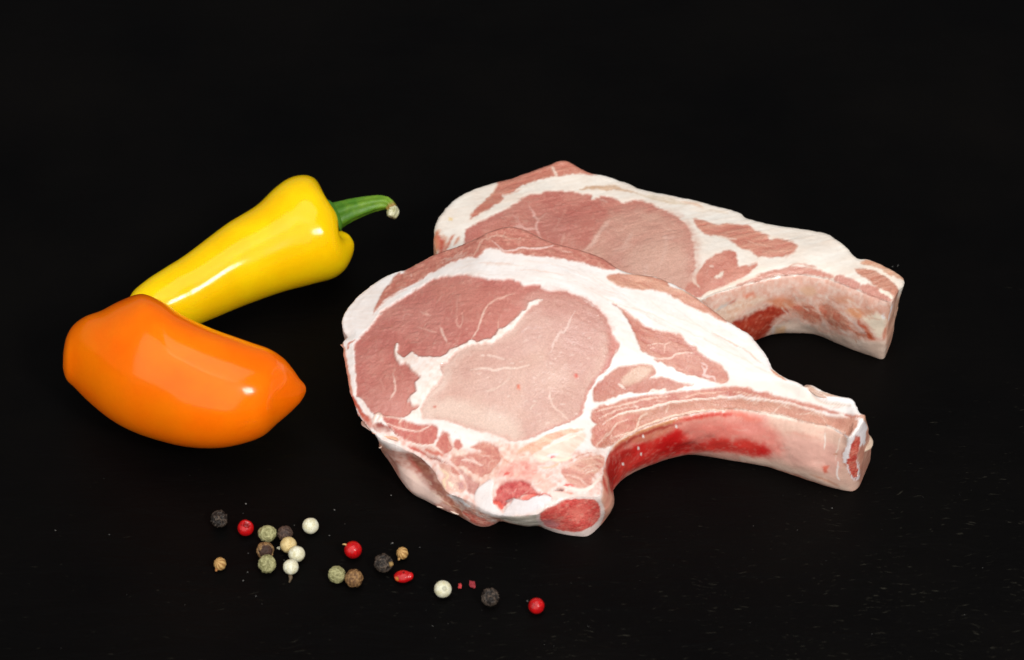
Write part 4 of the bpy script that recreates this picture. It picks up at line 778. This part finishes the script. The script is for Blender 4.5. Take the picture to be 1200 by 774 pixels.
V[:, 2] -= V[:, 2].min()-0.0001 if V[:, 2].min() < 0.0001 else 0
ooff = px(215, 510, 0)
oo = mesh_obj('sweet_pepper', V-ooff, F, M_PEP, None, c); oo.location = ooff; finish_pepper(oo)
tag(oo, 'plump orange sweet pepper without visible stem, its tip toward the chops', 'pepper')

# ------------------------------------------------------------------ peppercorns
bm = bmesh.new(); bmesh.ops.create_icosphere(bm, subdivisions=5, radius=1.0)
bm.verts.ensure_lookup_table(); SV = np.array([v.co[:] for v in bm.verts]); SF = np.array([[v.index for v in f.verts] for f in bm.faces]); bm.free()
def bits(kind, seed):
    """unit shape + colours of one peppercorn"""
    p = SV.copy(); n = SV; rs = np.random.RandomState(seed); o3 = rs.rand(3)*50
    rid = 1-np.abs(fbm(n*2.2+o3, 3, seed))*2.2; rid = np.clip(rid, 0, 1)
    fn_ = fbm(n*7+o3, 2, seed+1)
    pole = rs.randn(3); pole[2] = abs(pole[2])+.4; pole[1] -= .6; pole /= np.linalg.norm(pole); ca = n@pole
    if kind == 'black':
        r = 0.93+0.14*rid**3-0.07*(1-rid)+0.03*fn_+0.06*fbm(n*1.3+o3, 2, seed+6)
        c = lin((30, 25, 22))+(lin((92, 78, 66))-lin((30, 25, 22)))*np.clip(rid**4*1.1+.25*fn_, 0, 1)[:, None]
    elif kind == 'brown':
        r = 0.94+0.09*rid**3+0.03*fn_
        c = lin((96, 66, 40))+(lin((168, 128, 80))-lin((96, 66, 40)))*np.clip(rid**3+.4*fn_, 0, 1)[:, None]
    elif kind == 'darkbrown':
        r = 0.94+0.08*rid**3+0.02*fn_
        c = lin((56, 40, 34))+(lin((98, 76, 64))-lin((56, 40, 34)))*np.clip(rid**3+.4*fn_, 0, 1)[:, None]
    elif kind == 'green':
        r = 0.94+0.07*rid**2+0.02*fn_+0.07*fbm(n*1.4+o3, 2, seed+6)
        c = lin((112, 108, 64))+(lin((186, 182, 132))-lin((112, 108, 64)))*np.clip(rid**2*.5+.35+.6*fn_+.5*fbm(n*1.6+o3, 2, seed+8), 0, 1)[:, None]
    elif kind == 'white':
        r = 0.985+0.012*fn_-0.05*np.exp(-((ca-1)/0.03)**2)
        c = lin((234, 232, 208))+(lin((214, 206, 164))-lin((234, 232, 208)))*np.clip(fbm(n*3+o3, 2, seed)+.4, 0, 1)[:, None]
        d = np.exp(-((ca-0.98)/0.03)**2)[:, None]; c = c*(1-.6*d)+lin((130, 128, 106))*.6*d; r = r+0.03*fbm(n*1.3+o3, 2, seed+6)
    elif kind == 'cream':
        r = 0.985+0.02*fn_
        c = lin((228, 206, 150))+(lin((206, 178, 118))-lin((228, 206, 150)))*np.clip(fbm(n*3+o3, 2, seed)+.5, 0, 1)[:, None]
    elif kind == 'red':
        r = 0.98+0.02*fn_
        c = lin((206, 16, 18))+(lin((176, 12, 18))-lin((206, 16, 18)))*np.clip(fbm(n*2.5+o3, 2, seed)+.5, 0, 1)[:, None]
        sp2 = sstep(.32, .5, fbm(n*5+o3+3, 2, seed+4))[:, None]; c = c*(1-.7*sp2)+lin((70, 14, 14))*.7*sp2
    elif kind == 'tan':
        az = np.arctan2(n[:, 1], n[:, 0])
        lat = np.arctan2(n@np.array([.83, .2, .5]), n@np.array([-.4, .9, .1]))
        st = 0.5+0.5*np.cos(9*lat); r = 0.97+0.03*st
        c = lin((150, 104, 52))+(lin((216, 176, 110))-lin((150, 104, 52)))*np.clip(st*.8+.3*fn_+.1, 0, 1)[:, None]
    return p*np.asarray(r)[:, None], np.clip(c, 0.002, 1)
def corn(name, label, cat, kind, u, v, d, seed, sq=(1, 1, 1), mod=None, group=None, parts=None):
    """u, v: centre in the photo, d: breadth in photo pixels"""
    c = px(u, v, 2.5*MM); dep = (c-CAM)@FWD; r = d/2*dep/FPX
    p, col = bits(kind, seed); p = p*np.array(sq)
    if mod: p, col = mod(p, col)
    V = p*r; zmin = V[:, 2].min(); V[:, 2] -= zmin
    c = px(u, v, -zmin); base = np.array([c[0], c[1], 0.0])
    mat = M_BERRY if kind == 'red' else M_CORN
    if parts is None:
        o = mesh_obj(name, V, SF, mat, None, col*0.95); o.location = base
    else:
        o = empty(name, base); mesh_obj('husk' if kind in ('brown', 'darkbrown') else 'berry', V, SF, mat, o, col*0.95)
        for pn, pts, rad, cc in parts:      # little stalks etc. in units of r, from the centre
            q = [np.array(a)*r+np.array([0, 0, -zmin]) for a in pts]
            Vp, Fp, t_ = tube(q, [x*r for x in rad], nseg=6, nth=12, seed=seed)
            Vp[:, 2] = np.maximum(Vp[:, 2], 0.00008)
            po = mesh_obj(pn, Vp, Fp, M_CORN, o, np.repeat(lin(cc)[None], len(Vp), 0)); finish_pepper(po)
    tag(o, label, cat, group); return o, base, r
def dent(dirv, depth, width, dark=None):
    dv = np.array(dirv, float); dv /= np.linalg.norm(dv)
    def f(p, col):
        n = p/np.linalg.norm(p, axis=1)[:, None]; ca = n@dv
        k = sstep(1-width, 1-width*.5, ca+0.08*fbm(n*4, 2, 5))
        p = p-p*(depth*k)[:, None]
        if dark is not None: col = col*(1-k[:, None]*.8)+lin(dark)*k[:, None]*.8
        return p, col
    return f
PG = 'peppercorns strewn on the slate'
corn('peppercorn', 'wrinkled black peppercorn beside the dented red berry', 'peppercorn', 'black', 257.1, 608.4, 20, 1, group=PG)
def torn(p, col):
    p, col = dent((0.25, -0.2, 1), 0.32, 0.16, (120, 10, 12))(p, col); return dent((-.3, 0.5, .8), -0.06, 0.1)(p, col)
corn('red_peppercorn', 'red berry with a dented, torn top, beside a black peppercorn', 'peppercorn', 'red', 287.9, 619, 19.5, 2, (1, 1, .97), torn, group=PG)
corn('peppercorn', 'large pale green peppercorn beside a dark brown one, top of the cluster', 'peppercorn', 'green', 313.2, 625.8, 22.5, 3, (1, .92, .9), group=PG)
corn('peppercorn', 'dark brown peppercorn half hidden by a cream and a green one', 'peppercorn', 'darkbrown', 334, 625.4, 18.5, 4, group=PG)
corn('peppercorn', 'cream peppercorn touching the dark brown one in the cluster', 'peppercorn', 'cream', 338, 638.8, 19.5, 5, group=PG)
corn('peppercorn', 'middle one of three touching whitish peppercorns', 'peppercorn', 'white', 347.7, 649.4, 19.5, 6, group=PG)
corn('peppercorn', 'white peppercorn with a loose brown stalk lying at its foot', 'peppercorn', 'white', 340.9, 664.5, 18.4, 7, group=PG)
def halfshell(p, col):
    n = p/np.linalg.norm(p, axis=1)[:, None]; dv = np.array([0.25, -.75, .35]); dv /= np.linalg.norm(dv)
    s_ = n@dv+0.45*fbm(n*2.2, 3, 8); k = sstep(0.35, 0.45, s_)
    p = p*(1-0.13*k)[:, None]; col = col*(1-k[:, None])+(lin((74, 50, 40))*(.8+.5*fbm(n*6, 2, 3)[:, None]))*k[:, None]
    rim_ = (np.exp(-((s_-0.36)/0.045)**2)*sstep(-.3, .5, fbm(n*2+3, 2, 4)+.2))[:, None]; p = p*(1+.05*rim_); col = col*(1-rim_)+lin((190, 156, 100))*rim_
    return p, np.clip(col, .002, 1)
corn('peppercorn', 'brown peppercorn with cracked open husk between two green ones', 'peppercorn', 'brown', 310.8, 645.1, 20.5, 8, mod=halfshell, group=PG)
corn('peppercorn', 'grey green wrinkled peppercorn under the cracked brown one', 'peppercorn', 'green', 313, 661, 21.7, 9, (1, 1, .98), group=PG)
corn('peppercorn', 'white peppercorn lying alone above the cluster, toward the chop', 'peppercorn', 'white', 363.8, 616.5, 19.4, 10, group=PG)
corn('red_peppercorn', 'round glossy red berry with a short stalk, above a green and a brown peppercorn', 'peppercorn', 'red', 413.7, 644.6, 21, 11, group=PG, parts=[('stalk', [(-.75, .2, .6), (-1.0, .2, .72), (-1.12, .22, .66)], [.09, .07, .06], (206, 170, 110))])
corn('peppercorn', 'green peppercorn leaning against a brown one below the round red berry', 'peppercorn', 'green', 394.7, 673.7, 20.5, 12, mod=dent((-.8, -.1, .8), -0.1, 0.06), group=PG)
corn('peppercorn', 'brown peppercorn leaning against a green one below the round red berry', 'peppercorn', 'brown', 414.8, 677.9, 21.7, 13, group=PG)
corn('pepper_seed', 'small tan seed with a stub of stalk, lying apart below the black peppercorn', 'seed', 'tan', 257.8, 661, 14.6, 14, (1, 1.05, 1.08), group=PG, parts=[('stalk', [(-.4, -.65, -.3), (-.55, -.9, -.5), (-.6, -1.1, -.6)], [.3, .22, .1], (166, 112, 60))])
corn('peppercorn', 'black peppercorn with a tan scar, near the small tan seed and split red berry', 'peppercorn', 'black', 449.2, 660, 21.5, 15, group=PG, parts=[('scar', [(.7, -.35, .2), (.95, -.4, .25), (1.08, -.4, .2)], [.3, .27, .12], (150, 120, 70))])
corn('pepper_seed', 'small tan seed beside the black peppercorn with the scar', 'seed', 'tan', 471.4, 648.5, 14, 16, (1, 1.05, 1.08), group=PG, parts=[('stalk', [(-.4, -.65, -.3), (-.55, -.9, -.5), (-.62, -1.1, -.6)], [.3, .2, .1], (196, 150, 90))])
def split(p, col):
    n = p/np.linalg.norm(p, axis=1)[:, None]
    k = sstep(.75, .95, n[:, 0])*.35; p[:, 0] += k*.5; p[:, 2] += k*.25
    p, col = dent((.1, .2, 1), .2, .05, (60, 8, 8))(p, col); return dent((-.8, -.6, .1), .12, .06, (206, 150, 60))(p, col)
corn('red_peppercorn', 'flattened split red berry below the small tan seed', 'peppercorn', 'red', 472.2, 675.8, 21.5, 17, (1, .75, .62), split, group=PG)
corn('peppercorn', 'white peppercorn lying alone beside two red crumbs', 'peppercorn', 'white', 519, 690.6, 20.6, 18, group=PG)
corn('peppercorn', 'black peppercorn between the red crumbs and the last red berry', 'peppercorn', 'black', 574.4, 699.8, 20.8, 20, group=PG)
corn('red_peppercorn', 'speckled red berry lying alone below the red sawn bone', 'peppercorn', 'red', 628.6, 710.2, 19.3, 21, group=PG)
def crumb(name, label, u, v, wpx, hpx, colr, seed, cat='crumb', group=None, tall=.5):
    bmx = bmesh.new(); bmesh.ops.create_icosphere(bmx, subdivisions=2, radius=1.0); p = np.array([x.co[:] for x in bmx.verts]); f = [[x.index for x in y.verts] for y in bmx.faces]; bmx.free()
    n = p.copy(); p *= (0.8+0.9*fbm(n*1.6+seed*3.1, 2, seed))[:, None]; s = 0.00025
    p = p*np.array([wpx*s/2, hpx*s/2/0.68, wpx*s/2*tall]); p[:, 2] -= p[:, 2].min()
    c = np.clip(lin(colr)[None]*(1+.5*fbm(n*3+seed, 2, seed))[:, None], 0, 1)
    b = px(u, v, p[:, 2].max()/2); o = mesh_obj(name, p, f, M_CORN, None, c, smooth=False); o.location = (b[0], b[1], 0); tag(o, label, cat, group); return o
crumb('berry_crumb', 'tiny red crumb of berry skin next to the lone white peppercorn', 539.2, 686.8, 5, 6.5, (196, 60, 62), 1)
crumb('berry_crumb', 'larger rough red crumb of berry skin between white and black peppercorns', 554.2, 684.6, 9, 8.5, (150, 46, 54), 2)
crumb('husk_crumb', 'tiny cream husk crumb against the cream peppercorn', 326.8, 642.6, 5, 3.6, (226, 220, 190), 4)
q = [px(339.5, 674.5, .6*MM), px(340.5, 677, .5*MM), px(340, 680, .4*MM), px(339, 683, .35*MM)]
Vp, Fp, _ = tube(q, [.45*MM, .6*MM, .35*MM, .2*MM], nseg=6, nth=12, seed=2); Vp[:, 2] -= Vp[:, 2].min()
bb = np.array([q[0][0], q[0][1], 0]); o = mesh_obj('stalk_bit', Vp-bb, Fp, M_CORN, None, np.repeat(lin((92, 76, 56))[None], len(Vp), 0)); o.location = bb; finish_pepper(o)
tag(o, 'loose brown stalk bit at the foot of a white peppercorn', 'stalk')

# ------------------------------------------------------------------ dust on the slate
rs = np.random.RandomState(4); dv, df, dc = [], [], []
spots = [(288,591,3), (285,602,2), (345,616,2), (392,598,3), (291,649,3), (333,657,2.4), (285,681,2.4), (300,699,2), (460,637,3), (492,642,2.4), (618,705,3.2), (65,622,2.2), (128,627,2.6), (457,658,2), (507,734,2), (459,637,2), (386,628,2.2), (290,671,2.6), (975,596,3), (943,552,2), (1052,312,4), (1046,313,3), (458.5,581,3), (459.5,637.5,3)]
for k in range(70): spots.append((rs.uniform(20, 1190), rs.uniform(540, 770), rs.uniform(.5, 1.2)))
for (u, v, s) in spots:
    b = px(u, v, 0); r = s*0.8*0.00025/2; n0 = len(dv)*6
    ang = rs.rand()*3; el = rs.uniform(.6, 1.4)
    oc = np.array([(1,0,0),(-1,0,0),(0,1,0),(0,-1,0),(0,0,1),(0,0,-1)], float)*np.array([el, 1/el, .6])*r*rs.uniform(.7, 1.3, (6, 3))
    R2 = np.array([[math.cos(ang), -math.sin(ang), 0], [math.sin(ang), math.cos(ang), 0], [0, 0, 1]])
    oc = oc@R2.T+b+np.array([0, 0, r*.5]); dv.append(oc)
    for f in ((0,2,4),(2,1,4),(1,3,4),(3,0,4),(2,0,5),(1,2,5),(3,1,5),(0,3,5)): df.append([n0+x for x in f])
    br = rs.uniform(.03, .15); s = s; dc.append(np.repeat(np.array([[br, br*.97, br*.88]]), 6, 0))
o = mesh_obj('dust', np.concatenate(dv), np.array(df), M_CORN, None, np.concatenate(dc), smooth=False); o['kind'] = 'stuff'
tag(o, 'pale dust specks scattered over the black slate', 'dust')
